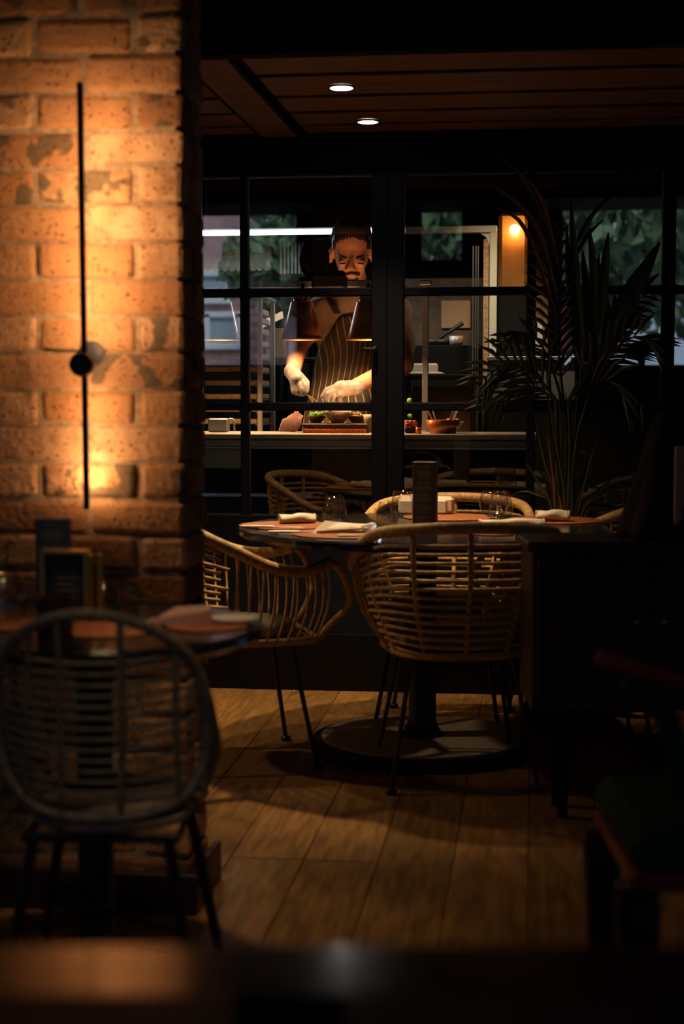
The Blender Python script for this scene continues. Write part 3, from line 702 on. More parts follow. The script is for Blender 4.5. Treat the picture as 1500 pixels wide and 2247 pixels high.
# ================================================================ near foreground table (blurred rim)
NF = W(520, 1500, .70); NF.z = 0
t = thing('foreground_table', 'blurred dark polished table rim along the bottom of the picture', 'table', (NF.x, NF.y, 0), YAW)
yb = 1.135 - .70
MB().cbox((0, yb - .32, .735), (1.5, .64, .03), .006).build('tabletop', 'tabletop', t)
MB().cbox((0, yb - .32, .69), (1.3, .5, .05), .004).build('apron', 'darkwood', t)
for sx in (-1, 1):
    for sy in (-1, 1): MB().cbox((sx * .6, yb - .32 + sy * .2, .345), (.05, .05, .69), .004).build('leg', 'darkwood', t)
p = W(500, 1500, 1.00)
for i_, px in enumerate((160, 1100)):
    q = W(px, 1500, .965); o = MB().cbox((0, 0, .006), (.34, .11, .008), .003).build('leather_folder', 'menu'); o.location = (q.x, q.y, .748); o.rotation_euler = (0, 0, YAW)
    tag(o, ('black leather folder lying on the left of the foreground table', 'black leather folder lying on the right of the foreground table')[i_], 'folder', 'folders on the foreground table')
# ================================================================ service station at right
q = W(1168, 1190, 4.15)
t = thing('service_station', 'dark reddish wood sideboard standing right of the round table', 'sideboard', (q.x, q.y, 0), YAW)
WS = .62; DS = .28
MB().cbox((WS / 2, DS / 2, .755), (WS + .03, DS + .03, .024), .004).build('worktop', 'darkwood', t)
MB().cbox((WS / 2, DS / 2, .53), (WS, DS, .425), .004).build('carcass', 'darkwood', t)
for k in range(2):
    d_ = MB().cbox((WS * (.25 + .5 * k), -.006, .53), (WS * .46, .016, .38), .004).build('door', 'darkwood', t)
    MB().ell((WS * (.44 + .12 * k), -.022, .56), (.009, .012, .009), 10).build('knob', 'brass', d_, True)
for sx in (0, 1):
    for sy in (0, 1): MB().tube([(.10 + sx * (WS - .16), .10 + sy * (DS - .16), .32), (.10 + sx * (WS - .16), .10 + sy * (DS - .16), 0)], [.022, .014], 10).build('leg', 'paintblk', t)
# dark cloth bundle on the worktop
q2 = W(1452, 1140, 4.28); mb = MB(); vs = []; fs = []; n = 28
prof = [(.008, .345), (.020, .338), (.035, .30), (.052, .24), (.066, .17), (.085, .10), (.105, .04), (.11, 0)]
for k, (r, z) in enumerate(prof):
    for j in range(n):
        a = 2 * math.pi * j / n; rr = r * (1 + .16 * math.sin(a * 6 + k * .3) * (1 - z / .4)); vs.append((rr * math.cos(a), rr * .8 * math.sin(a), z))
for k in range(len(prof) - 1):
    for j in range(n): fs.append((k * n + j, (k + 1) * n + j, (k + 1) * n + (j + 1) % n, k * n + (j + 1) % n))
fs.append(tuple(range(n))); fs.append(tuple((len(prof) - 1) * n + j for j in range(n - 1, -1, -1)))
mb.add(vs, fs); o = mb.build('cloth_bundle', 'coatcloth', smooth=True); o.location = (q2.x, q2.y, .768); tag(o, 'tall pointed bundle of dark brown cloth standing on the sideboard', 'cloth')
q2 = W(1496, 1140, 4.2)
t = thing('tall_card', 'pale pinkish card with a small blue mark at the right picture edge', 'card', (q2.x, q2.y, .768), YAW)
MB().cbox((0, 0, .125), (.045, .012, .25), .003).build('sheet', 'napkin_pink', t)
mm_ = mat('blue_mark', (.03, .16, .42), .5)
MB().ell((.006, -.007, .075), (.010, .002, .016), 12).build('blue_mark', mm_, t, True)
# ================================================================ near right chair with green back
q3 = W(1420, 1500, 2.45)
t = thing('green_armchair', 'shadowed armchair with reddish wood arm and green upholstery at right edge', 'chair', (q3.x, q3.y, 0), YAW)
s3 = F / 2.45
def g3(px, py, dy=0): return Vector(((px - 1420) / s3, dy, H - (py - YH) / s3))
MB().tube([g3(1308, 1440), g3(1345, 1448), g3(1420, 1474), g3(1520, 1502), g3(1600, 1500)], [.009, .012, .013, .013, .012], 8).build('arm_rail', 'redwood', t, True)
gs = [g3(1375, 1500), g3(1430, 1540), g3(1475, 1600), g3(1497, 1680), g3(1505, 1760)]
MB().tube([p + Vector((0, .02, 0)) for p in gs], [.012, .017, .019, .018, .015], 8, smooth=4).build('side_bolster', 'green', t, True)
MB().cbox((g3(1440, 0).x + .17, .20, .43), (.40, .40, .07), .02).build('seat', 'green', t)
MB().cbox((g3(1440, 0).x + .17, .20, .385), (.40, .40, .03), .004).build('seat_frame', 'redwood', t)
def turned(cx, cy_):
    return MB().lathe([(0, 0), (.014, 0), (.020, .03), (.017, .07), (.024, .12), (.034, .30), (.038, .345), (.030, .352), (.036, .36), (.040, .375), (0, .375)], (cx, cy_, 0), 20)
for a, b2 in ((g3(1415, 0).x, .03), (g3(1415, 0).x, .37), (g3(1415, 0).x + .30, .03), (g3(1415, 0).x + .30, .37)):
    turned(a, b2).build('leg', 'darkwood', t, True)
# ================================================================ plants in front of the glazing
def frond(pts, n, Lf, droop=.6, w=.012, side=None, fan=.9):
    """palm frond: rachis + paired leaflets joined in one mesh; pts world points"""
    P = crom([Vector(p) for p in pts], 8); mb = MB(); k = len(P)
    mb.tube(P, [.006 - .004 * i / k for i in range(k)], 5)
    for i in range(n):
        u = .22 + .76 * i / n; j = min(int(u * (k - 1)), k - 2); p = P[j].lerp(P[j + 1], u * (k - 1) - j); tg = (P[j + 1] - P[j]).normalized()
        sdv = side or Vector((1, .25, 0))
        sd = (sdv - tg * sdv.dot(tg)).normalized()
        ll = Lf * (math.sin(math.pi * (.15 + .8 * u)) ** .7)
        for s_ in (-1, 1):
            d = (sd * s_ * fan + tg * .95).normalized(); nrm = d.cross(Vector((0, 1, 0))).normalized()
            a = p; b_ = p + d * ll * .5 + Vector((0, 0, -.02 * droop * ll)); c_ = p + d * ll + Vector((0, 0, -.28 * droop * ll))
            ww = w
            mb.add([a - nrm * .003, a + nrm * .003, b_ + nrm * ww * .5 + Vector((0, .002, 0)), b_ - nrm * ww * .5 + Vector((0, .002, 0)), c_, b_ + Vector((0, -.004, 0))], [(0, 1, 2, 5), (0, 5, 3), (5, 2, 4), (3, 5, 4)])
    return mb
PLY = 5.72
bp_ = at(1296, 1400, PLY + .12); bp_.z = 0
pm = thing('potted_palm', 'tall dark palm with feathery fronds in front of the glazing', 'potted plant', (bp_.x, bp_.y, 0))
MB().lathe([(0, 0), (.13, 0), (.17, .30), (.175, .32), (.16, .32), (.155, .29), (0, .29)], n=28).build('pot', 'pot', pm, True)
MB().lathe([(0, .285), (.155, .285), (.155, .295), (0, .297)], n=28).build('soil', 'soil', pm)
A2 = lambda px, py, dy=0: at(px, py, PLY + dy)
cr = A2(1238, 900)
mb = MB()
for dx in (-.02, .012, .03): mb.tube([Vector((bp_.x + dx, bp_.y, .28)), A2(1240 + dx * 500, 1100), A2(1238 + dx * 900, 880)], [.014, .012, .009], 7, smooth=4)
mb.build('stem', 'leaf', pm, True, off=pm.location)
S0 = Vector((1, 0, 0))
FR = [
    ([(1238, 900), (1226, 780), (1216, 640), (1206, 480)], 22, .135, 'leaf', 0),
    ([(1240, 890), (1300, 780), (1350, 700), (1425, 640)], 18, .11, 'leaf', .02),
    ([(1240, 890), (1310, 800), (1390, 740), (1450, 760)], 18, .15, 'leaf', -.05),
    ([(1236, 900), (1180, 830), (1110, 800), (1040, 850)], 18, .14, 'leaf', -.08),
    ([(1236, 900), (1190, 860), (1130, 850), (1050, 905)], 16, .13, 'leaf', .04),
    ([(1240, 900), (1290, 850), (1350, 840), (1420, 900)], 18, .15, 'leaf', 0),
    ([(1238, 900), (1200, 780), (1150, 730), (1080, 760)], 12, .10, 'leaf', .05),
]
for pts, n, Lf, m_, dy in FR:
    P = [A2(*q, dy * i / 3) for i, q in enumerate(pts)]
    frond(P, int(n * .68), Lf * 1.3, w=.017).build('frond', m_, pm, off=pm.location)
# broad upright leaves
for (x0, y0, x1, y1, x2, y2, ww) in ((1305, 760, 1302, 600, 1292, 500, .030), (1310, 760, 1325, 600, 1334, 510, .032), (1280, 800, 1262, 600, 1252, 440, .03), (1300, 820, 1360, 680, 1445, 600, .05), (1320, 800, 1400, 620, 1448, 530, .05), (1222, 660, 1170, 490, 1062, 394, .020), (1226, 600, 1180, 430, 1078, 332, .018), (1222, 700, 1150, 500, 1080, 455, .014), (1228, 560, 1150, 400, 1100, 350, .012), (1250, 560, 1300, 470, 1345, 425, .016)):
    C = crom([A2(x0, y0), A2(x1, y1, -.03), A2(x2, y2, -.01)], 6); k = len(C); vs = []; fs = []
    for i, p in enumerate(C):
        hw = ww * math.sin(math.pi * min(.98, .12 + .88 * i / (k - 1))) * .5 + .001
        tg = (C[min(i + 1, k - 1)] - C[max(i - 1, 0)]).normalized(); sd = tg.cross(Vector((0, 1, 0))).normalized()
        vs += [p - sd * hw, p + Vector((0, .006, 0)), p + sd * hw]
    for i in range(k - 1):
        for j in (0, 1): fs.append((i * 3 + j, i * 3 + j + 1, (i + 1) * 3 + j + 1, (i + 1) * 3 + j))
    MB().add(vs, fs).build('broad_leaf', 'leafb' if x2 < 1150 else 'leaf', pm, off=pm.location)
# reed plant
rb_ = at(1222, 1300, 5.50); rb_.z = 0
rp = thing('reed_plant', 'low clump of long thin grassy leaves behind the round table', 'potted plant', (rb_.x, rb_.y, 0))
MB().lathe([(0, 0), (.10, 0), (.13, .26), (.12, .27), (.11, .25), (0, .25)], n=24).build('pot', 'pot', rp, True)
rn = random.Random(11)
RL = [((1250, 1140), (1252, 1000), (1270, 820)), ((1235, 1140), (1228, 980), (1226, 830)), ((1225, 1140), (1190, 1010), (1165, 880)), ((1262, 1140), (1290, 1020), (1330, 900)), ((1240, 1140), (1246, 960), (1240, 860)),
      ((1210, 1140), (1180, 1060), (1150, 1010)), ((1270, 1140), (1320, 1085), (1372, 1078)), ((1275, 1145), (1320, 1110), (1380, 1125)), ((1215, 1140), (1205, 1000), (1190, 900)), ((1258, 1140), (1280, 1050), (1300, 960)),
      ((1245, 1140), (1262, 960), (1300, 840)), ((1230, 1140), (1215, 1060), (1225, 960)), ((1268, 1140), (1300, 1090), (1345, 1050)), ((1220, 1140), (1165, 1080), (1120, 1085)), ((1238, 1140), (1210, 940), (1200, 850))]
for q in RL:
    P = [Vector((rb_.x + rn.uniform(-.03, .03), rb_.y + rn.uniform(-.03, .03), .24))] + [at(px, py, 5.52 + rn.uniform(-.05, .08) * 0 + .02 * i) for i, (px, py) in enumerate(q)]
    C = crom(P, 6); k = len(C); vs = []; fs = []
    ww = rn.uniform(.008, .016)
    for i, p in enumerate(C):
        hw = ww * .5 * (1 - (i / (k - 1)) ** 3) + .0008; tg = (C[min(i + 1, k - 1)] - C[max(i - 1, 0)]).normalized(); sd = tg.cross(Vector((0, 1, 0))).normalized()
        vs += [p - sd * hw, p + Vector((0, .003, 0)), p + sd * hw]
    for i in range(k - 1):
        for j in (0, 1): fs.append((i * 3 + j, i * 3 + j + 1, (i + 1) * 3 + j + 1, (i + 1) * 3 + j))
    MB().add(vs, fs).build('leaf', 'reed' if rn.random() < .75 else 'leafb', rp, off=rp.location)
# ================================================================ kitchen beyond the glass
KF = .10                                # kitchen floor is one low step up
KB = 9.2
tag(MB().box(((XL + XR) / 2, (WY + KB) / 2 + .1, KF / 2 - .01), (XR - XL, KB - WY, KF)).build('kitchen_floor', 'kblack'), kind='structure')
tag(MB().box(((XL + XR) / 2, KB + .05, 1.4), (XR - XL + .2, .1, 2.9)).build('kitchen_wall_back', 'kblack'), kind='structure')
tag(MB().box((XL - .05, (WY + KB) / 2 + .1, 1.4), (.1, KB - WY, 2.9)).build('kitchen_wall_left', 'kblack'), kind='structure')
tag(MB().box(((XL + XR) / 2, (WY + KB) / 2 + .1, 2.75), (XR - XL + .2, KB - WY, .08)).build('kitchen_ceiling', 'kblack'), kind='structure')
CZ = 1.0; CY0, CY1 = 6.30, 6.72
xa, xb = at(300, 950, CY0).x, at(1180, 950, CY0).x
ct = thing('pass_counter', 'stainless steel pass counter running behind the glazed wall', 'counter', ((xa + xb) / 2, CY0, KF))
of = ct.location
MB().cbox(((xa + xb) / 2, (CY0 + CY1) / 2, CZ - .012), (xb - xa, CY1 - CY0, .024), .004).build('worktop', 'steel', ct, off=of)
MB().cbox(((xa + xb) / 2, CY0 + .02, CZ - .040), (xb - xa, .02, .03), .003).build('front_rail', 'steel_dull', ct, off=of)
MB().cbox(((xa + xb) / 2, CY0 + .012, CZ - .058), (xb - xa, .03, .008), .002).build('lip', 'steel', ct, off=of)
MB().box(((xa + xb) / 2, CY0 + .06, (KF + CZ - .055) / 2), (xb - xa - .02, .03, CZ - .055 - KF)).build('front_panel', 'kblack', ct, off=of)
for sx in (xa + .04, xb - .04):
    for yy in (CY0 + .12, CY1 - .04): MB().cbox((sx, yy, (KF + CZ - .03) / 2), (.04, .04, CZ - .03 - KF), .003).build('leg', 'steel_dull', ct, off=of)
q = at(492, 985, CY0 + .0)
dr = MB().cbox((q.x, CY0 + .03, CZ - .10), (.20, .02, .09), .003).build('drawer_front', 'steel_dull', ct, off=of)
# fluted copper trivet stand and board with food
q = at(733, 945, 6.40)
t = thing('fluted_stand', 'fluted copper riser under the serving board on the steel counter', 'stand', (q.x, 6.40, CZ))
wS = (803 - 662) / (F / 6.4)
for k in range(22):
    x_ = -wS / 2 + wS * (k + .5) / 22
    MB().tube([(x_, -.005, .0), (x_, -.005, .018)], .0045, 6).build('flute', 'copper', t)
MB().cbox((0, .13, .0085), (wS, .26, .017), .002).build('core', 'copper', t)
o = MB().cbox((0, 0, .011), (wS + .012, .25, .020), .004).build('serving_board', 'darkwood'); o.location = (q.x, 6.54, CZ + .018)
tag(o, 'dark serving board holding the plated bowls on the copper riser', 'board')
BZ = CZ + .0395
def bowl(px, rt, hb, y, m, label, z=BZ, rb=.45):
    q = at(px, 905, y); o = MB().lathe([(0, 0), (rt * rb, 0), (rt * .75, hb * .35), (rt * .95, hb * .8), (rt, hb), (rt * .94, hb), (rt * .7, hb * .42), (rt * .4, hb * .12), (0, hb * .12)], n=32).build('bowl', m, smooth=True)
    o.location = (q.x, y, z); return tag(o, label, 'bowl', 'bowls on the serving board')
bw = bowl(741, .056, .052, 6.53, 'ceramic', 'cream ceramic bowl with white food in the middle of the serving board')
bowl(694, .040, .030, 6.56, 'kbrown', 'brown wooden bowl of green leaves left of the cream bowl')
bowl(782, .040, .030, 6.58, 'kbrown', 'brown wooden bowl right of the cream bowl')
def clump(px, y, z, m, label, name, cat, n=14, r=.03, sd=1, col=None):
    q = at(px, 900, y); mb = MB(); rr = random.Random(sd)
    for k in range(n):
        a = rr.uniform(0, 6.28); d_ = rr.uniform(0, r); p_ = Vector((d_ * math.cos(a), d_ * math.sin(a), rr.uniform(0, .016)))
        mb.ell(p_, (rr.uniform(.006, .013), rr.uniform(.006, .013), rr.uniform(.004, .009)), 8, Euler((rr.uniform(-1, 1), rr.uniform(-1, 1), 0)).to_matrix())
    o = mb.build(name, m); o.location = (q.x, y, z); return tag(o, label, cat)
clump(694, 6.56, BZ + .024, 'lettuce', 'bright green salad leaves heaped in the left wooden bowl', 'salad', 'food', 26, .026, 3)['kind'] = 'stuff'
clump(737, 6.53, BZ + .052, 'white', 'white creamy food heaped in the cream bowl', 'creamy_food', 'food', 22, .034, 4)['kind'] = 'stuff'
clump(782, 6.58, BZ + .024, 'tray', 'brown toppings heaped in the right wooden bowl', 'toppings', 'food', 20, .024, 5)['kind'] = 'stuff'
q = at(812, 905, 6.5); o = MB().lathe([(0, 0), (.024, 0), (.027, .05), (.03, .075), (.027, .075), (.022, .006), (0, .006)], n=24).build('cup', 'ceramic', smooth=True); o.location = (q.x, 6.5, CZ + .001)
tag(o, 'tall cream cup lit brightly beside the serving board', 'cup')
# towel heap
q = at(640, 925, 6.55); mb = MB(); rr = random.Random(5)
mb.ell((.004, .012, .038), (.036, .022, .038), 16)
for k in range(15):        # slanting folds of cloth
    x0 = -.034 + .0048 * k; zt = .084 - .0012 * abs(k - 9) ** 1.6 + rr.uniform(-.004, .004)
    mb.tube([(x0 - .016, -.012, .006), (x0 - .006, -.020, .026), (x0 + .004, -.017, .052), (x0 + .012, .0, max(.03, zt))], [.006, .0075, .007, .005], 7, smooth=4)
o = mb.build('kitchen_towel', 'towel', smooth=True); o.location = (q.x, 6.55, CZ); tag(o, 'twisted pinkish kitchen towel heaped left of the serving board', 'towel')
# small steel stand left
q = at(480, 930, 6.45); o = MB().cbox((0, 0, .030), (.085, .05, .058), .006).tube([(.045, 0, .056), (.062, 0, .05), (.066, 0, .004)], .004, 6, smooth=3).build('steel_container', 'steel_dull', None); o.location = (q.x, 6.45, CZ + .001)
tag(o, 'small dull steel container at the left end of the counter', 'container')
# ---- gantry with heat lamps
gz = at(700, 622, 6.5).z
ga, gb = at(380, 622, 6.5).x, at(1180, 622, 6.5).x
g = thing('pass_gantry', 'grey steel shelf hung above the pass carrying the copper lamps', 'shelf', ((ga + gb) / 2, 6.55, gz))
gxa, gxb = at(420, 622, 6.5).x, at(885, 622, 6.5).x
MB().cbox(((gxa + gxb) / 2, 6.55, gz), (gxb - gxa, .05, .030), .003).build('rail', 'steel_dull', g, off=g.location)
for xx in (gxa + .02, gxb - .02): MB().cbox((xx, 6.56, (gz + 2.71) / 2), (.025, .025, 2.71 - gz), .002).build('hanger', 'kblack', g, off=g.location)
def heat_lamp(px, label, pw__=15):
    q = at(px, 745, 6.5)
    t = thing('heat_lamp', label, 'heat lamp', (q.x, 6.5, q.z), group='copper heat lamps over the pass')
    h_ = at(px, 663, 6.5).z - q.z; hn = at(px, 650, 6.5).z - q.z
    MB().lathe([(.083, 0), (.086, 0), (.084, .004), (.046, h_), (.044, h_), (.080, .004), (.083, 0)], n=36, caps=False).build('shade', 'copper', t, True)
    MB().lathe([(.089, -.002), (.089, .003), (.082, .003), (.082, -.002), (.089, -.002)], n=36, caps=False).build('rim_ring', 'brass', t)
    MB().lathe([(.046, h_), (.036, h_ + .004), (.034, hn + .01), (.02, hn + .014), (0, hn + .014)], n=24).build('neck', 'copper', t, True)
    mb = MB()
    for k in range(10):
        a = 2 * math.pi * k / 10; mb.ell((.0355 * math.cos(a), .0355 * math.sin(a), (h_ + hn) / 2 + .004), (.004, .004, .006), 8)
    mb.build('vent_bosses', 'brass', t)
    MB().tube([(0, .0, hn + .01), (0, .03, gz - q.z)], .006, 8).build('stem', 'kblack', t)
    MB().ell((0, 0, .06), (.025, .025, .03), 14).build('bulb', 'bulb', t, True)
    spot('heat_lamp_beam', (q.x, 6.5, q.z + .02), (q.x, 6.56, 0), pw__, (1, .56, .25), 150, .6, .03)
spot('chef_fill', (at(770, 930, 6.38).x, 6.38, 1.05), (at(772, 590, 6.8).x, 6.8, 1.85), 34, (1, .43, .16), 80, .8, .12)      # added spot lighting the chef's face in place of bounce from the pass
heat_lamp(484, 'copper cone heat lamp at left in front of the tray rack')
heat_lamp(662, 'copper cone heat lamp hanging between the tray rack and the chef', 9)
heat_lamp(806, "copper cone heat lamp beside the dark centre post over the chef's left side", 12)
# black ticket printer on the gantry
q = at(740, 612, 6.5)
t = thing('ticket_printer', "black ticket printer fixed to the steel shelf before the chef's chin", 'printer', (q.x - .03, 6.478, gz - .030))
MB().cbox((0, 0, .034), (.14, .09, .062), .010).build('body', 'kblack', t)
MB().cbox((.032, -.0, .068), (.07, .07, .02), .008).build('lid', 'kblack', t)
q = at(660, 622, 6.5); t = thing('black_mixer', 'black rounded machine on the steel shelf left of the ticket printer', 'mixer', (q.x + .045, 6.58, gz + .016))
MB().ell((0, 0, .09), (.065, .06, .088), 18).build('dome', 'kblack', t, True); MB().cbox((0, 0, .008), (.12, .09, .014), .004).build('base', 'kblack', t)
# ---- LED tube
la, lb = at(405, 514, 7.5), at(885, 505, 7.5)
t = thing('led_tube', 'bright white linear lamp across the kitchen behind the chef', 'lamp', ((la.x + lb.x) / 2, 7.5, la.z))
MB().box(((la.x + lb.x) / 2, 7.5, (la.z + lb.z) / 2), (lb.x - la.x, .03, .020)).build('diffuser', 'ledw', t, off=t.location)
MB().cbox(((la.x + lb.x) / 2, 7.525, (la.z + lb.z) / 2 + .006), (lb.x - la.x + .02, .03, .034), .003).build('housing', 'steel_dull', t, off=t.location)
for xx in (la.x + .1, lb.x - .1): MB().tube([(xx, 7.53, la.z + .02), (xx, 7.53, 2.71)], .003, 5).build('hanger', 'kblack', t, off=t.location)
area('led_tube_light', ((la.x + lb.x) / 2, 7.48, la.z - .03), ((la.x + lb.x) / 2, 7.6, 0), 5, kelvin(6500), lb.x - la.x, .04)
# cream splashback panel
def panel(px0, py0, px1, py1, Y, m, name, label, cat, th=.02, mat_kids=()):
    a, b2 = at(px0, py0, Y), at(px1, py1, Y)
    o = MB().cbox((0, 0, 0), (abs(b2.x - a.x), th, abs(a.z - b2.z)), .003).build(name, m); o.location = ((a.x + b2.x) / 2, Y, (a.z + b2.z) / 2)
    return tag(o, label, cat)
def floorpanel(px0, py0, px1, Y, m, name, label, cat, th=.03):
    a, b2 = at(px0, py0, Y), at(px1, py0, Y); h_ = a.z - KF
    o = MB().cbox((0, 0, h_ / 2), (abs(b2.x - a.x), th, h_), .003).build(name, m); o.location = ((a.x + b2.x) / 2, Y, KF); return tag(o, label, cat)
# splashback stands as part of a tall back unit so nothing floats
def unit(px0, px1, pyt, Y, dep, m, name, label, cat):
    a, b2 = at(px0, pyt, Y), at(px1, pyt, Y); t = thing(name, label, cat, ((a.x + b2.x) / 2, Y, KF))
    return t, a, b2
a, b2 = at(380, 505, 8.2), at(595, 505, 8.2); zb_ = at(500, 592, 8.2).z
t = thing('back_shelf_unit', 'cream backed wall unit under the white lamp left of the chef', 'shelf unit', ((a.x + b2.x) / 2, 8.2, KF))
MB().box(((a.x + b2.x) / 2, 8.2, (a.z + zb_) / 2), (b2.x - a.x, .02, a.z - zb_)).build('splashback', 'cream', t, off=t.location)
MB().box(((a.x + b2.x) / 2, 8.25, (zb_ + KF) / 2), (b2.x - a.x, .1, zb_ - KF)).build('cabinet', 'kblack', t, off=t.location)
for k in range(14): MB().cbox((a.x + (b2.x - a.x) * (k + .5) / 14, 8.18, zb_), ((b2.x - a.x) / 20, .02, .02), .003).build('rail_peg', 'cream', t, off=t.location)
# spatula, spoon handles
def hang(pts, r, m, Y, name, label, cat, flat=None, n=8):
    P = [at(px, py, Y) for px, py in pts]; c = sum(P, Vector()) / len(P)
    mb = MB().tube(P, r, n)
    if flat:
        for v in mb.v: v.y = Y + (v.y - Y) * flat
    o = mb.build(name, m, off=c); o.location = c; return tag(o, label, cat)
hang([(483, 566), (488, 545), (495, 530), (497, 524)], [.022, .012, .018, .010], 'steel_dull', 8.178, 'spatula', 'grey steel spatula hanging on the cream splashback', 'spatula', .25)
hang([(498, 556), (508, 553), (540, 549), (566, 546)], [.012, .016, .009, .008], 'orange', 8.175, 'ladle_handle', 'orange handled ladle hanging across the cream splashback', 'ladle', .6)
hang([(520, 552), (545, 538), (600, 516)], .004, 'kblack', 8.186, 'cable', 'dark cable slanting across the cream splashback', 'cable')
# grid rack behind the chef
a, b2 = at(612, 530, 8.0), at(676, 600, 8.0); t = thing('wire_grid', 'pale upright wire grid rack left of the chef', 'rack', ((a.x + b2.x) / 2, 8.0, KF))
MB().box(((a.x + b2.x) / 2, 8.03, (a.z + b2.z) / 2), (b2.x - a.x, .01, a.z - b2.z)).build('panel', 'cream', t, off=t.location)
for k in range(9):
    xx = a.x + (b2.x - a.x) * k / 8; MB().tube([(xx, 8.0, a.z), (xx, 8.0, b2.z)], .0045, 5).build('wire', 'kblack', t, off=t.location)
MB().box(((a.x + b2.x) / 2, 8.03, (b2.z + KF) / 2), (b2.x - a.x, .04, b2.z - KF)).build('stand', 'kblack', t, off=t.location)
# ---- tray rack at the left
rx0, rx1 = at(405, 800, 7.1).x, at(570, 800, 7.1).x; zt_ = at(500, 655, 7.1).z
t = thing('tray_rack', 'tall rack of light wooden trays left of the chef', 'rack', ((rx0 + rx1) / 2, 7.1, KF)); of = t.location
for xx in (rx0, rx1):
    for yy in (7.1, 7.45): MB().cbox((xx, yy, (KF + zt_) / 2), (.022, .022, zt_ - KF), .002).build('post', 'steel', t, off=of)
MB().cbox(((rx0 + rx1) / 2, 7.275, zt_ + .008), (rx1 - rx0 + .03, .38, .016), .003).build('top', 'steel_dull', t, off=of)
for k, py in enumerate((680, 700, 724, 752, 780, 810, 840, 870, 898, 925)):
    zz = at(500, py, 7.1).z
    tr = MB().cbox(((rx0 + rx1) / 2, 7.275, zz), (rx1 - rx0 - .03, .35, .024), .004)
    o = tr.build('tray', 'tray', None, off=Vector(((rx0 + rx1) / 2, 7.275, zz))); o.location = ((rx0 + rx1) / 2, 7.275, zz)
    tag(o, ['topmost', 'second', 'third', 'fourth', 'fifth', 'sixth', 'seventh', 'eighth', 'ninth', 'lowest'][k] + ' light wooden tray counted down the rack left of the chef', 'tray', 'wooden trays in the rack')
    for yy in (7.1,):
        for xx in (rx0 + .012, rx1 - .012): MB().cbox((xx, 7.275, zz - .016), (.02, .35, .006), .001).build('runner', 'steel_dull', t, off=of)
# cardboard box and plastic sheet by the rack
a, b2 = at(592, 690, 7.6), at(632, 780, 7.6)
t = thing('cardboard_box', 'open cardboard box between the tray rack and the chef', 'box', ((a.x + b2.x) / 2, 7.6, b2.z))
MB().cbox((0, .1, .06), (.13, .2, .14), .002).build('body', 'card', t); MB().box((-.03, -.03, .17), (.12, .08, .004), rx=R(30), ry=R(-25)).build('flap', 'card', t)
o = MB().cbox((0, 0, 0), (.5, .3, .02), .003).build('back_shelf', 'kblack'); o.location = ((a.x + b2.x) / 2, 7.7, b2.z - .022); tag(o, 'black shelf under the cardboard box', 'shelf')
o2 = MB().box((0, 0, 0), (.02, .02, b2.z - KF - .03)).build('post', 'kblack', o); o2.location = (0, .1, -(b2.z - KF) / 2)
# ---- kitchen right: hood frame, posts, shelves
hx0, hx1 = at(880, 500, 7.7).x, at(1090, 500, 7.7).x; hz0, hz1 = at(980, 512, 7.7).z, at(980, 497, 7.7).z
t = thing('white_hood_frame', 'white painted frame with a rounded corner around the cooking bay', 'hood', (hx1, 7.7, KF)); of = t.location
MB().cbox(((hx0 + hx1) / 2, 7.7, (hz0 + hz1) / 2), (hx1 - hx0, .04, hz1 - hz0), .003).build('head_panel', 'cream', t, off=of)
vx0, vx1 = at(1074, 600, 7.7).x, at(1090, 600, 7.7).x
MB().cbox(((vx0 + vx1) / 2, 7.7, (KF + hz0) / 2), (vx1 - vx0, .04, hz0 - KF), .003).build('side_panel', 'cream', t, off=of)
MB().cbox((vx0 - .018, 7.71, (KF + hz0 - .03) / 2), (.026, .03, hz0 - .03 - KF), .003).build('edge_board', 'stone', t, off=of)
MB().add([(vx0, 7.69, hz0), (vx0 - .05, 7.69, hz0), (vx0 - .02, 7.69, hz0 - .02), (vx0, 7.69, hz0 - .06), (vx0, 7.71, hz0), (vx0 - .05, 7.71, hz0), (vx0 - .02, 7.71, hz0 - .02), (vx0, 7.71, hz0 - .06)], [(0, 3, 2, 1), (4, 5, 6, 7), (1, 2, 6, 5), (2, 3, 7, 6)]).build('corner_fillet', 'cream', t, off=of)
# slim steel pole
pp = at(933, 760, 6.66)
t = thing('steel_pole', 'upright grey steel pole rising from the counter right of the post', 'pole', (pp.x, 6.66, CZ))
MB().cbox((0, 0, (gz + .0 - CZ) / 2 + .0), (.025, .025, gz - CZ), .002).build('shaft', 'steel_dull', t); MB().lathe([(0, 0), (.03, 0), (.03, .006), (0, .006)], n=20).build('foot_plate', 'steel', t)
MB().cbox((0, 0, gz - CZ + .01), (.05, .05, .02), .003).build('head_bracket', 'steel_dull', t)
# cable bundle
for k, px in enumerate((1038, 1044, 1049)):
    a = at(px, 540, 7.4); o = MB().tube([(0, 0, 0), (0, 0, a.z - KF)], .0035, 6).build('gas_pipe', 'steel_dull'); o.location = (a.x, 7.4, KF)
    tag(o, ('left', 'middle', 'right')[k] + 'most thin vertical pipe beside the white hood frame', 'pipe', 'thin pipes beside the hood frame') if k != 1 else tag(o, 'middle thin vertical pipe beside the white hood frame', 'pipe', 'thin pipes beside the hood frame')
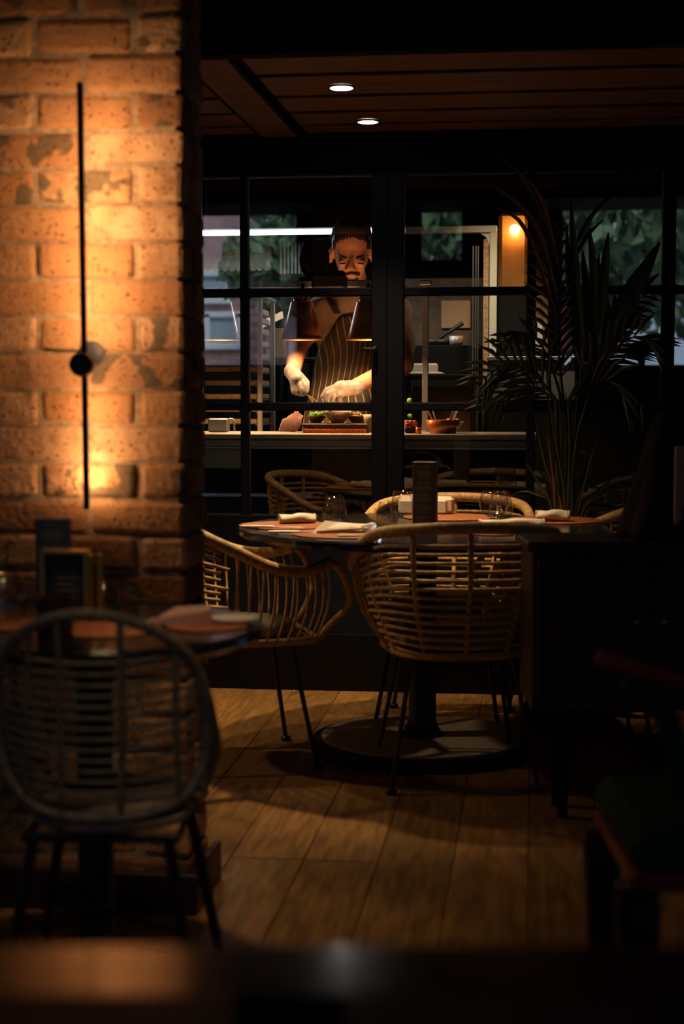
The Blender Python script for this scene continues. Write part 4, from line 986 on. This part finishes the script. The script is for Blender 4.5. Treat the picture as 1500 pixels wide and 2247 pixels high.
# back cooker block, pan, book, tiles
a, b2 = at(890, 640, 7.6), at(1036, 755, 7.6)
t = thing('cooking_range', 'dark cooking range with brown tiled back in the bay right of the post', 'cooker', ((a.x + b2.x) / 2, 7.6, KF)); of = t.location
zr_ = at(960, 757, 7.6).z
MB().cbox(((a.x + b2.x) / 2, 7.85, (KF + zr_) / 2), (b2.x - a.x, .5, zr_ - KF), .004).build('body', 'kblack', t, off=of)
MB().box(((a.x + b2.x) / 2, 8.12, (zr_ + a.z) / 2 + .05), (b2.x - a.x + .1, .02, a.z - zr_ + .1)).build('tiled_back', 'kbrown', t, off=of)
q = at(1000, 690, 8.1); MB().cbox((q.x, 8.10, q.z), (.15, .012, .14), .002).build('tile_panel', 'card', t, off=of)
q = at(962, 752, 7.8)
t = thing('frying_pan', 'black frying pan with long raised handle on the cooking range', 'pan', (q.x, 7.8, zr_ + .002))
MB().lathe([(0, 0), (.07, 0), (.085, .028), (.082, .028), (.068, .004), (0, .004)], n=28).build('pan_body', 'steelblk', t, True)
MB().tube([(-.02, 0, .02), (.04, -.02, .06), (.12, -.03, .11)], [.010, .009, .011], 8).build('handle', 'steelblk', t)
q = at(1000, 748, 7.72); o = MB().lathe([(0, 0), (.03, 0), (.034, .045), (.031, .045), (.028, .003), (0, .003)], n=24).build('small_pot', 'steel', smooth=True); o.location = (q.x, 7.72, zr_ + .002); tag(o, 'small shiny steel pot on the cooking range', 'pot')
# mid shelf with open papers
a, b2 = at(885, 822, 7.0), at(1040, 822, 7.0)
t = thing('mid_shelf', 'dark shelf holding open papers right of the centre post', 'shelf', ((a.x + b2.x) / 2, 7.0, CZ)); of = t.location
MB().cbox(((a.x + b2.x) / 2, 7.1, a.z - .01), (b2.x - a.x, .25, .02), .003).build('board', 'kblack', t, off=of)
for xx in (a.x + .01, b2.x - .01): MB().cbox((xx, 7.15, (KF + a.z - .02) / 2), (.02, .02, a.z - .02 - KF), .002).build('post', 'kblack', t, off=of)
MB().box(((a.x + b2.x) / 2, 7.2, (CZ + a.z) / 2 - .1), (b2.x - a.x - .05, .01, a.z - CZ + .1)).build('back_panel', 'kbrown', t, off=of)
q = at(942, 815, 7.05)
t = thing('open_ledger', 'open white papers lying on the dark shelf right of the post', 'papers', (q.x, 7.05, a.z + .002))
MB().add([(-.10, -.04, 0), (.07, -.05, 0), (.04, .04, .008), (-.09, .04, .008), (-.10, -.04, .004), (.07, -.05, .004), (.04, .04, .012), (-.09, .04, .012)], [(0, 3, 2, 1), (4, 5, 6, 7), (0, 1, 5, 4), (1, 2, 6, 5), (2, 3, 7, 6), (3, 0, 4, 7)]).build('page', 'white', t)
MB().cbox((-.025, .055, .025), (.12, .02, .05), .008).build('spine', 'white', t)
# utensil tub
q = at(970, 950, 6.38)
t = thing('utensil_tub', 'copper coloured tub crowded with tall utensils on the counter', 'tub', (q.x, 6.42, CZ))
MB().lathe([(0, 0), (.052, 0), (.072, .055), (.069, .055), (.049, .003), (0, .003)], n=32).build('tub_body', 'copper', t, True)
rr = random.Random(9)
for k in range(9):
    a = rr.uniform(0, 6.28); x_, y_ = .035 * math.cos(a), .03 * math.sin(a)
    o = MB().tube([(0, 0, 0), (x_ * 1.6, y_, .12)], [.0025, .004], 6).build('utensil', 'steel' if k % 3 else 'brass'); o.location = (q.x + x_ * .6, 6.42 + y_ * .5, CZ + .006)
    tag(o, 'long handled spoon standing in the copper coloured tub', 'spoon', 'utensils in the copper coloured tub')
q = at(918, 948, 6.36); o = MB().lathe([(0, 0), (.012, 0), (.012, .026), (0, .026)], n=16).build('small_shaker', 'copper', smooth=True); o.location = (q.x, 6.36, CZ); tag(o, 'tiny copper shaker beside the utensil tub', 'shaker')
q = at(902, 925, 6.42); t = thing('tomato_punnet', 'punnet of small red tomatoes beside the utensil tub', 'food', (q.x, 6.42, CZ))
MB().cbox((0, 0, .012), (.05, .05, .022), .004).build('punnet', 'kblack', t)
for k in range(8): MB().ell(((k % 3 - 1) * .016, (k // 3 - 1) * .014, .034 + .01 * (k % 2)), (.010, .010, .010), 10).build('tomato', 'red', t, True)
q = at(888, 845, 6.66); t = thing('herb_pot', 'small pot of yellow green herbs beside the dark post', 'potted plant', (q.x, 6.66, CZ))
MB().lathe([(0, 0), (.03, 0), (.038, .05), (0, .05)], n=18).build('pot', 'ceramic', t)
for k in range(12):
    a = rr.uniform(0, 6.28); MB().ell((.022 * math.cos(a), .022 * math.sin(a), .06 + .09 * k / 12), (.012, .008, .010), 8, Euler((a, a, 0)).to_matrix()).build('leaf', 'lettuce', t, True)
q = at(992, 872, 6.60); t = thing('garlic_bowl', 'pale bowl with garlic on the counter right of the steel pole', 'bowl', (q.x, 6.60, CZ))
MB().lathe([(0, 0), (.02, 0), (.05, .045), (.047, .045), (.018, .004), (0, .004)], n=24).build('bowl_body', 'white', t, True)
for k in range(5): MB().ell((.018 * math.cos(k * 1.3), .018 * math.sin(k * 1.3), .045), (.014, .013, .014), 10).build('garlic', 'ceramic', t, True)
# ---- steel prep counter and amber oven at the right
a, b2 = at(1068, 782, 7.2), at(1262, 782, 7.2)
t = thing('prep_counter', 'stainless steel fronted prep counter behind the palm', 'counter', ((a.x + b2.x) / 2, 7.2, KF)); of = t.location
MB().cbox(((a.x + b2.x) / 2, 7.45, a.z - .01), (b2.x - a.x, .5, .02), .003).build('worktop', 'steel_dull', t, off=of)
MB().cbox(((a.x + b2.x) / 2, 7.23, a.z - .11), (b2.x - a.x, .02, .18), .003).build('front_panel', 'steel_dull', t, off=of)
MB().cbox(((a.x + b2.x) / 2, 7.25, (a.z - .2 + KF) / 2), (b2.x - a.x, .02, a.z - .2 - KF), .003).build('lower_panel', 'kblack', t, off=of)
a, b2 = at(1093, 465, 8.0), at(1160, 465, 8.0)
t = thing('amber_column', 'tall brown glossy column lit amber by a round lamp', 'column', ((a.x + b2.x) / 2, 8.05, KF)); of = t.location
zb2 = at(1120, 640, 8.0).z
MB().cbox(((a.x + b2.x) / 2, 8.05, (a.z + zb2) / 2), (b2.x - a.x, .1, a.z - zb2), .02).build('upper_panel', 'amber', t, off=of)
MB().cbox(((a.x + b2.x) / 2, 8.05, (KF + zb2) / 2), (b2.x - a.x, .11, zb2 - KF), .01).build('lower_panel', 'kblack', t, off=of)
q = at(1129, 503, 7.93)
t = thing('globe_lamp', 'round glowing warm globe lamp on the amber column', 'wall lamp', (q.x, 7.985, q.z))
MB().ell((0, -.045, 0), (.024, .024, .024), 18).build('globe', mat('globe_light', (1, 1, 1), .5, emit=(1, .55, .20), estr=60), t, True); MB().tube([(0, 0, 0), (0, -.03, 0)], .008, 10).build('bracket', 'brass', t)
a, b2 = at(1174, 490, 8.25), at(1204, 490, 8.25)
o = MB().cbox((0, 0, (a.z + .12 - KF) / 2), (b2.x - a.x, .1, a.z + .12 - KF), .008).build('stone_column', 'stone'); o.location = ((a.x + b2.x) / 2, 8.25, KF); tag(o, 'narrow tan stone column seen between the palm and the amber column', 'column')
a, b2 = at(1174, 702, 7.35), at(1190, 780, 7.35)
o = MB().cbox((0, 0, (a.z - b2.z) / 2), (b2.x - a.x, .03, a.z - b2.z), .004).build('blue_board', 'framewhite'); o.location = ((a.x + b2.x) / 2, 7.35, b2.z + .0); tag(o, 'pale blue chopping board standing upright on the prep counter', 'board')
spot('kitchen_fill', (at(1150, 400, 6.9).x, 6.7, 2.6), (at(1150, 800, 7.6).x, 7.5, 1.3), 80, kelvin(3000), 62, .8, .05)  # unseen spot added to brighten the hood frame, prep counter and stone column
# ================================================================ the chef
CD = 6.98
ch0 = W(772, 1000, CD); ch0.z = KF
chef = thing('person', 'man in pinstriped apron and grey gloves bowing over plates behind the glass', 'person', (ch0.x, ch0.y, KF), YAW)
CI = (Matrix.Translation(chef.location) @ Euler((0, 0, YAW)).to_matrix().to_4x4()).inverted()
def C(px, py, d=0): return CI @ W(px, py, CD + d)
u = F / CD      # px per metre
body = MB()
# head: skull, face, jaw, nose, ears, brows, closed lids (tilted down)
body.ell(C(771, 532, .0), (.088, .108, .106), 24)
body.ell(C(771, 565, -.030), (.074, .068, .080), 22)
body.ell(C(771, 592, -.034), (.060, .052, .052), 20)
body.ell(C(771, 611, -.044), (.030, .030, .024), 16)
body.cap(C(771, 566, -.098), .009, C(768, 588, -.108), .0145)
body.ell(C(761, 590, -.096), (.010, .013, .009), 12); body.ell(C(775, 590, -.096), (.010, .013, .009), 12)
for sx in (-1, 1):
    body.ell(C(771 + sx * 46, 562, .005), (.012, .026, .036), 14)
    body.ell(C(771 + sx * 20, 576, -.080), (.023, .018, .016), 14)
    body.ell(C(771 + sx * 18, 588, -.058), (.026, .026, .026), 14)
    body.ell(C(771 + sx * 21, 574, -.086), (.016, .013, .010), 12)
body.cap(C(760, 603, -.082), .0065, C(782, 603, -.082), .0065); body.cap(C(763, 607.5, -.080), .007, C(779, 607.5, -.080), .007)
body.cap(C(773, 600, .02), .060, C(778, 655, .06), .066)
# torso, hips, legs
body.ell(C(780, 720, .06), (.165, .10, .20), 22); body.ell(C(772, 840, .05), (.15, .10, .20), 22); body.ell(C(768, 930, .05), (.165, .11, .13), 22)
body.cap(C(708, 678, .06), .062, C(868, 682, .07), .062)
for sx in (-1, 1):
    kx = C(768 + sx * 40, 960, .05); body.cap(kx, .085, Vector((kx.x + sx * .01, .03, .50)), .060); body.cap(Vector((kx.x + sx * .01, .03, .50)), .058, Vector((kx.x + sx * .015, .06, .09)), .040)
    body.cap(Vector((kx.x + sx * .015, .07, .05)), .042, Vector((kx.x + sx * .02, -.10, .035)), .034)
# arms: (viewer left) shoulder - elbow - wrist
S1, E1, W1 = C(704, 684, .05), C(652, 756, -.10), C(642, 822, -.36)
body.cap(S1, .060, E1, .050); body.cap(E1, .050, W1, .030)
S2, E2, W2 = C(866, 690, .06), C(884, 800, -.12), C(774, 850, -.38)
body.cap(S2, .058, E2, .048); body.cap(E2, .050, W2, .031)
bo = body.build('body', 'skin', chef, True); remesh(bo, .0075, 5)
# hair and facial hair
hb = MB()
hb.ell(C(771, 522, .024), (.0925, .110, .103), 24); hb.ell(C(771, 508, -.024), (.084, .096, .054), 22)
rr = random.Random(21)
for k in range(70):        # short locks breaking the hairline
    a = -1.25 + 2.5 * k / 69; hx = 771 + math.sin(a) * 41; hy2 = 524 - 7 * math.cos(a * 2.2) + rr.uniform(-3, 3) + (12 if abs(a) > 1.0 else 0)
    p_ = C(hx, hy2, -.024 - .088 * math.cos(a)); hb.cap(p_ + Vector((0, .012, .022)), .006, p_ + Vector((rr.uniform(-.006, .006), .004, -.004)), .0035, 6)
ho = hb.build('hair', 'hair', chef, True)
for sx in (-1, 1):
    MB().cap(C(771 + sx * 11, 567, -.098), .0030, C(771 + sx * 27, 565, -.086), .0024).build('eyebrow', 'hairlight', chef, True)
    MB().cap(C(771 + sx * 14, 579, -.097), .0016, C(771 + sx * 26, 579, -.094), .0016).build('eyelash', 'hair', chef, True)
MB().cap(C(769, 599, -.089), .0068, C(755, 603, -.080), .0045).cap(C(773, 599, -.089), .0068, C(788, 603, -.080), .0045).build('moustache', 'hair', chef, True)
bd = MB().ell(C(771, 614, -.050), (.032, .028, .020), 14)
bd.build('stubble', 'hairlight', chef, True)
# t-shirt
sh = MB()
sh.ell(C(780, 722, .055), (.185, .118, .205), 24); sh.ell(C(775, 840, .045), (.168, .118, .22), 24)
sh.cap(C(706, 682, .06), .074, C(870, 686, .07), .074); sh.cap(C(704, 684, .05), .072, C(672, 728, -.02), .064); sh.cap(C(868, 690, .06), .070, C(882, 760, -.03), .062)
sh.lathe([(.062, 0), (.078, .004), (.080, .02), (.068, .03), (.062, .02)], C(777, 655, .045), 24)
so = sh.build('t_shirt', 'shirt', chef, True); remesh(so, .008, 4)
# trousers
tr = MB(); tr.ell(C(768, 930, .05), (.176, .120, .14), 22)
for sx in (-1, 1):
    kx = C(768 + sx * 40, 960, .05); tr.cap(kx, .098, Vector((kx.x + sx * .01, .03, .50)), .075); tr.cap(Vector((kx.x + sx * .01, .03, .50)), .074, Vector((kx.x + sx * .015, .06, .12)), .062)
to = tr.build('trousers', 'kblack', chef, True); remesh(to, .012, 3)
for sx in (-1, 1):
    kx = C(768 + sx * 40, 960, .05); s_ = MB().cap(Vector((kx.x + sx * .015, .08, .05)), .050, Vector((kx.x + sx * .02, -.11, .040)), .042)
    for v in s_.v: v.z = max(v.z, .001)
    s_.build('shoe', 'kblack', chef, True)
# apron: draped shell with woven pinstripes (flat print)
am = bpy.data.materials.new('apron_cloth'); am.use_nodes = True; n = am.node_tree.nodes; L = am.node_tree.links; bs = n['Principled BSDF']; bs.inputs['Roughness'].default_value = .9
uvn = n.new('ShaderNodeUVMap'); sp_ = n.new('ShaderNodeSeparateXYZ'); mu_ = n.new('ShaderNodeMath'); mu_.operation = 'MULTIPLY'; mu_.inputs[1].default_value = 1 / .028
fr_ = n.new('ShaderNodeMath'); fr_.operation = 'FRACT'; lt = n.new('ShaderNodeMath'); lt.operation = 'LESS_THAN'; lt.inputs[1].default_value = .15
mx_ = n.new('ShaderNodeMix'); mx_.data_type = 'RGBA'; mx_.inputs[6].default_value = (.085, .068, .050, 1); mx_.inputs[7].default_value = (.66, .48, .28, 1)
L.new(uvn.outputs[0], sp_.inputs[0]); L.new(sp_.outputs[0], mu_.inputs[0]); L.new(mu_.outputs[0], fr_.inputs[0]); L.new(fr_.outputs[0], lt.inputs[0]); L.new(lt.outputs[0], mx_.inputs[0]); L.new(mx_.outputs[2], bs.inputs['Base Color'])
def apron():
    rows = [(684, 736, 806, -.075), (695, 728, 812, -.085), (720, 718, 822, -.100), (745, 708, 830, -.108), (770, 700, 838, -.108), (800, 692, 842, -.104), (830, 684, 846, -.100), (860, 677, 848, -.098), (900, 668, 850, -.098), (950, 662, 850, -.10), (1050, 650, 852, -.11), (1150, 640, 860, -.12)]
    nx = 40; vs = []; uv = []
    for k, (py, x0, x1, d_) in enumerate(rows):
        for j in range(nx + 1):
            f_ = j / nx; px = x0 + (x1 - x0) * f_; e = (f_ - .5) * 2
            wav = .007 * math.sin(f_ * 17 + k * .8) * min(1, k / 3) + .005 * math.sin(f_ * 7 - k * 1.1)
            dip = (10 * (1 - e * e) if k == 0 else 0)
            p_ = C(px + 3.5 * math.sin(k * 1.15 + f_ * 5) * min(1, k / 2), py + dip, d_ + .10 * e * e * e * e + .035 * e * e + wav); vs.append(p_)
            uv.append(((px - 700) / u + .012 * math.sin(k * .9 + f_ * 4), k))
    fs = [(k * (nx + 1) + j, k * (nx + 1) + j + 1, (k + 1) * (nx + 1) + j + 1, (k + 1) * (nx + 1) + j) for k in range(len(rows) - 1) for j in range(nx)]
    o = MB().add(vs, fs).build('apron', am, chef, True)
    ul = o.data.uv_layers.new(name='UVMap')
    for l in o.data.loops: ul.data[l.index].uv = uv[l.vertex_index]
    so_ = o.modifiers.new('solid', 'SOLIDIFY'); so_.thickness = .003
    sb = o.modifiers.new('sub', 'SUBSURF'); sb.levels = 1; sb.render_levels = 1
    return o
ap = apron()
for (a, b2) in (((740, 688, -.085), (722, 652, .0)), ((803, 688, -.085), (826, 652, .0))):
    P = [C(*a), C((a[0] + b2[0]) / 2, (a[1] + b2[1]) / 2, -.055), C(*b2)]; w2_ = .016
    vs = []
    for p_ in P: vs += [p_ + Vector((-w2_, -.004, 0)), p_ + Vector((w2_, -.004, 0))]
    o = MB().add(vs, [(0, 1, 3, 2), (2, 3, 5, 4)]).build('apron_strap', 'kbrown', chef, False)
    so_ = o.modifiers.new('solid', 'SOLIDIFY'); so_.thickness = .004
# gloves with five fingers
def glove(wrist, palm, fingers, thumb, rw, name='glove'):
    g_ = MB(); g_.cap(wrist, rw, wrist.lerp(palm, .5), rw * 1.08); g_.ell(palm, (.036, .038, .034), 18); g_.cap(wrist.lerp(palm, .4), rw, palm, .036)
    for f_ in fingers + [thumb]:
        for i_ in range(len(f_) - 1): g_.cap(f_[i_], .0115 - .001 * i_, f_[i_ + 1], .0105 - .001 * i_, 10)
    d_ = (wrist - palm).normalized(); g_.cap(wrist + d_ * .012, rw * 1.12, wrist, rw * 1.1)
    o = g_.build(name, 'glove', chef, True); remesh(o, .0035, 3, .4); return o
# viewer-left hand, pinching tweezers
P1 = C(653, 834, -.40)
glove(C(642, 818, -.36), P1, [
    [C(664, 834, -.42), C(671, 848, -.45), C(671, 862, -.46)],
    [C(658, 842, -.43), C(662, 856, -.45), C(665, 866, -.455)],
    [C(650, 848, -.42), C(652, 860, -.43), C(660, 866, -.425)],
    [C(642, 848, -.40), C(644, 860, -.41), C(652, 864, -.405)]],
    [C(662, 826, -.40), C(674, 838, -.42), C(674, 858, -.445)], .031)
# viewer-right hand, fingers down over the bowl
P2 = C(748, 853, -.42)
glove(C(776, 851, -.385), P2, [
    [C(735, 848, -.43), C(716, 855, -.45), C(706, 872, -.46)],
    [C(734, 856, -.44), C(720, 864, -.46), C(716, 878, -.465)],
    [C(738, 862, -.44), C(731, 872, -.455), C(728, 884, -.455)],
    [C(748, 866, -.43), C(745, 876, -.44), C(744, 886, -.44)]],
    [C(752, 866, -.40), C(742, 874, -.42), C(736, 880, -.43)], .032)
M2 = (Matrix.Translation(chef.location) @ Euler((0, 0, YAW)).to_matrix().to_4x4())
# tweezers in the hand
ta = M2 @ C(668, 862, -.45); mb = MB(); e1 = M2 @ C(696, 882, -.47); e2 = M2 @ C(690, 886, -.47)
o = MB().tube([ta, e1], [.003, .0018], 6).tube([ta, e2], [.003, .0018], 6).build('tweezers', 'brass', off=ta); o.location = ta; tag(o, "brass tweezers held in the chef's gloved fingers", 'tweezers')
sun = bpy.data.lights.new('street_fill', 'SUN'); sun.energy = 5.0; sun.color = (1, .96, .92); sun.angle = R(12)  # sun added to brighten the mirrored house and trees
so_ = bpy.data.objects.new('street_fill', sun); COL.objects.link(so_); so_.rotation_euler = Vector((-.25, -.62, -.75)).to_track_quat('-Z', 'Y').to_euler()
# ================================================================ street seen mirrored in the glass
tag(MB().box((0, YF - 7.1, -.1), (34, 14, .1)).build('street', 'asphalt'), kind='structure')
def ref(px, py, Y):
    """world point whose mirror image in the glazing is seen at that pixel"""
    p_ = at(px, py, 2 * WY - Y); return Vector((p_.x, Y, p_.z))
HY = -12.5
a, b2 = ref(330, 380, HY), ref(1010, 1000, HY)
hs = thing('house', 'pinkish brick house across the street seen reflected in the panes', 'house', ((a.x + b2.x) / 2, HY, -.05)); of = hs.location
MB().box(((a.x + b2.x) / 2, HY - .2, 3.3), (b2.x - a.x, .3, 6.7)).build('facade_wall', 'facade', hs, off=of)
MB().box(((a.x + b2.x) / 2, HY + .1, 6.75), (b2.x - a.x + .3, .8, .2)).build('roof_edge', 'framewhite', hs, off=of)
for (x0, y0, x1, y1) in ((575, 430, 655, 500), (440, 600, 502, 660), (455, 690, 525, 760)):
    p0, p1 = ref(x0, y0, HY), ref(x1, y1, HY); cx, cz = (p0.x + p1.x) / 2, (p0.z + p1.z) / 2; ww, hh = p1.x - p0.x, p0.z - p1.z
    wf = MB().box((p0.x, HY, cz), (.09, .1, hh)).box((p1.x, HY, cz), (.09, .1, hh)).box((cx, HY, p0.z), (ww + .09, .1, .09)).box((cx, HY, p1.z), (ww + .09, .12, .09)).build('window', 'framewhite', hs, off=of)
    o = MB().box((cx, HY - .02, cz), (ww, .02, hh)).build('pane', mat('street_pane', (.35, .45, .5), .05, spec=.8), wf, off=of)
def tree(px, py, Y, r, label, seed, trunk=True, n=700):
    c = ref(px, py, Y); t = thing('tree', label, 'tree', (c.x, Y, -.05), group='street trees reflected in the glazing'); rr = random.Random(seed)
    MB().tube([(0, 0, 0), (.05, 0, c.z * .5), (0, 0, c.z)], [.12, .09, .05], 8).build('trunk', 'bark', t)
    mb = MB()
    for k in range(n):
        d_ = Vector((rr.gauss(0, 1), rr.gauss(0, 1), rr.gauss(0, 1))).normalized() * r * rr.uniform(.45, 1) ; d_.z *= .8
        p_ = Vector((0, 0, c.z + .05)) + d_; m_ = Euler((rr.uniform(0, 6), rr.uniform(0, 6), rr.uniform(0, 6))).to_matrix(); s_ = rr.uniform(.08, .17) * (1.5 if r > 2 else 1)
        mb.add([p_ + m_ @ Vector(q) * s_ for q in ((-1, 0, 0), (0, -.5, .12), (1, 0, 0), (0, .5, .12))], [(0, 1, 2), (0, 2, 3)])
    o = mb.build('foliage', 'treeleaf', t); o['kind'] = 'stuff'; return t
tree(605, 590, -9.0, .80, 'leafy street tree nearest the reflected house window', 1)
tree(655, 450, -11.0, .70, 'leafy street tree reflected high beside the house', 2)
tree(970, 500, -10.0, .75, 'leafy street tree reflected right of the centre post', 3)
tree(1320, 520, -14.0, 2.3, 'broad street tree reflected behind the palm', 4, n=2600)
tree(1640, 560, -19.5, 2.4, 'broad street tree reflected at the right edge', 5, n=2600)
c = ref(1235, 640, -8.0)
t = thing('parasol', 'dark red street parasol reflected below the palm', 'parasol', (c.x, -8.0, -.05))
MB().tube([(0, 0, 0), (0, 0, 2.35)], .025, 8).build('pole', 'steel_dull', t); MB().lathe([(.9, 1.75), (.45, 2.1), (0, 2.35)], n=8, caps=False).build('canopy', 'red', t)
p_ = ref(1330, 700, -9.0)
t = thing('cafe_table', 'pale cafe table out on the street reflected below the palm', 'table', (p_.x, -9.0, -.05))
MB().lathe([(0, .72), (.5, .72), (.5, .75), (0, .75)], n=28).build('top', 'framewhite', t); MB().tube([(0, 0, 0), (0, 0, .73)], .04, 8).build('column', 'steelblk', t); MB().lathe([(0, 0), (.25, 0), (.25, .02), (0, .02)], n=24).build('foot', 'steelblk', t)
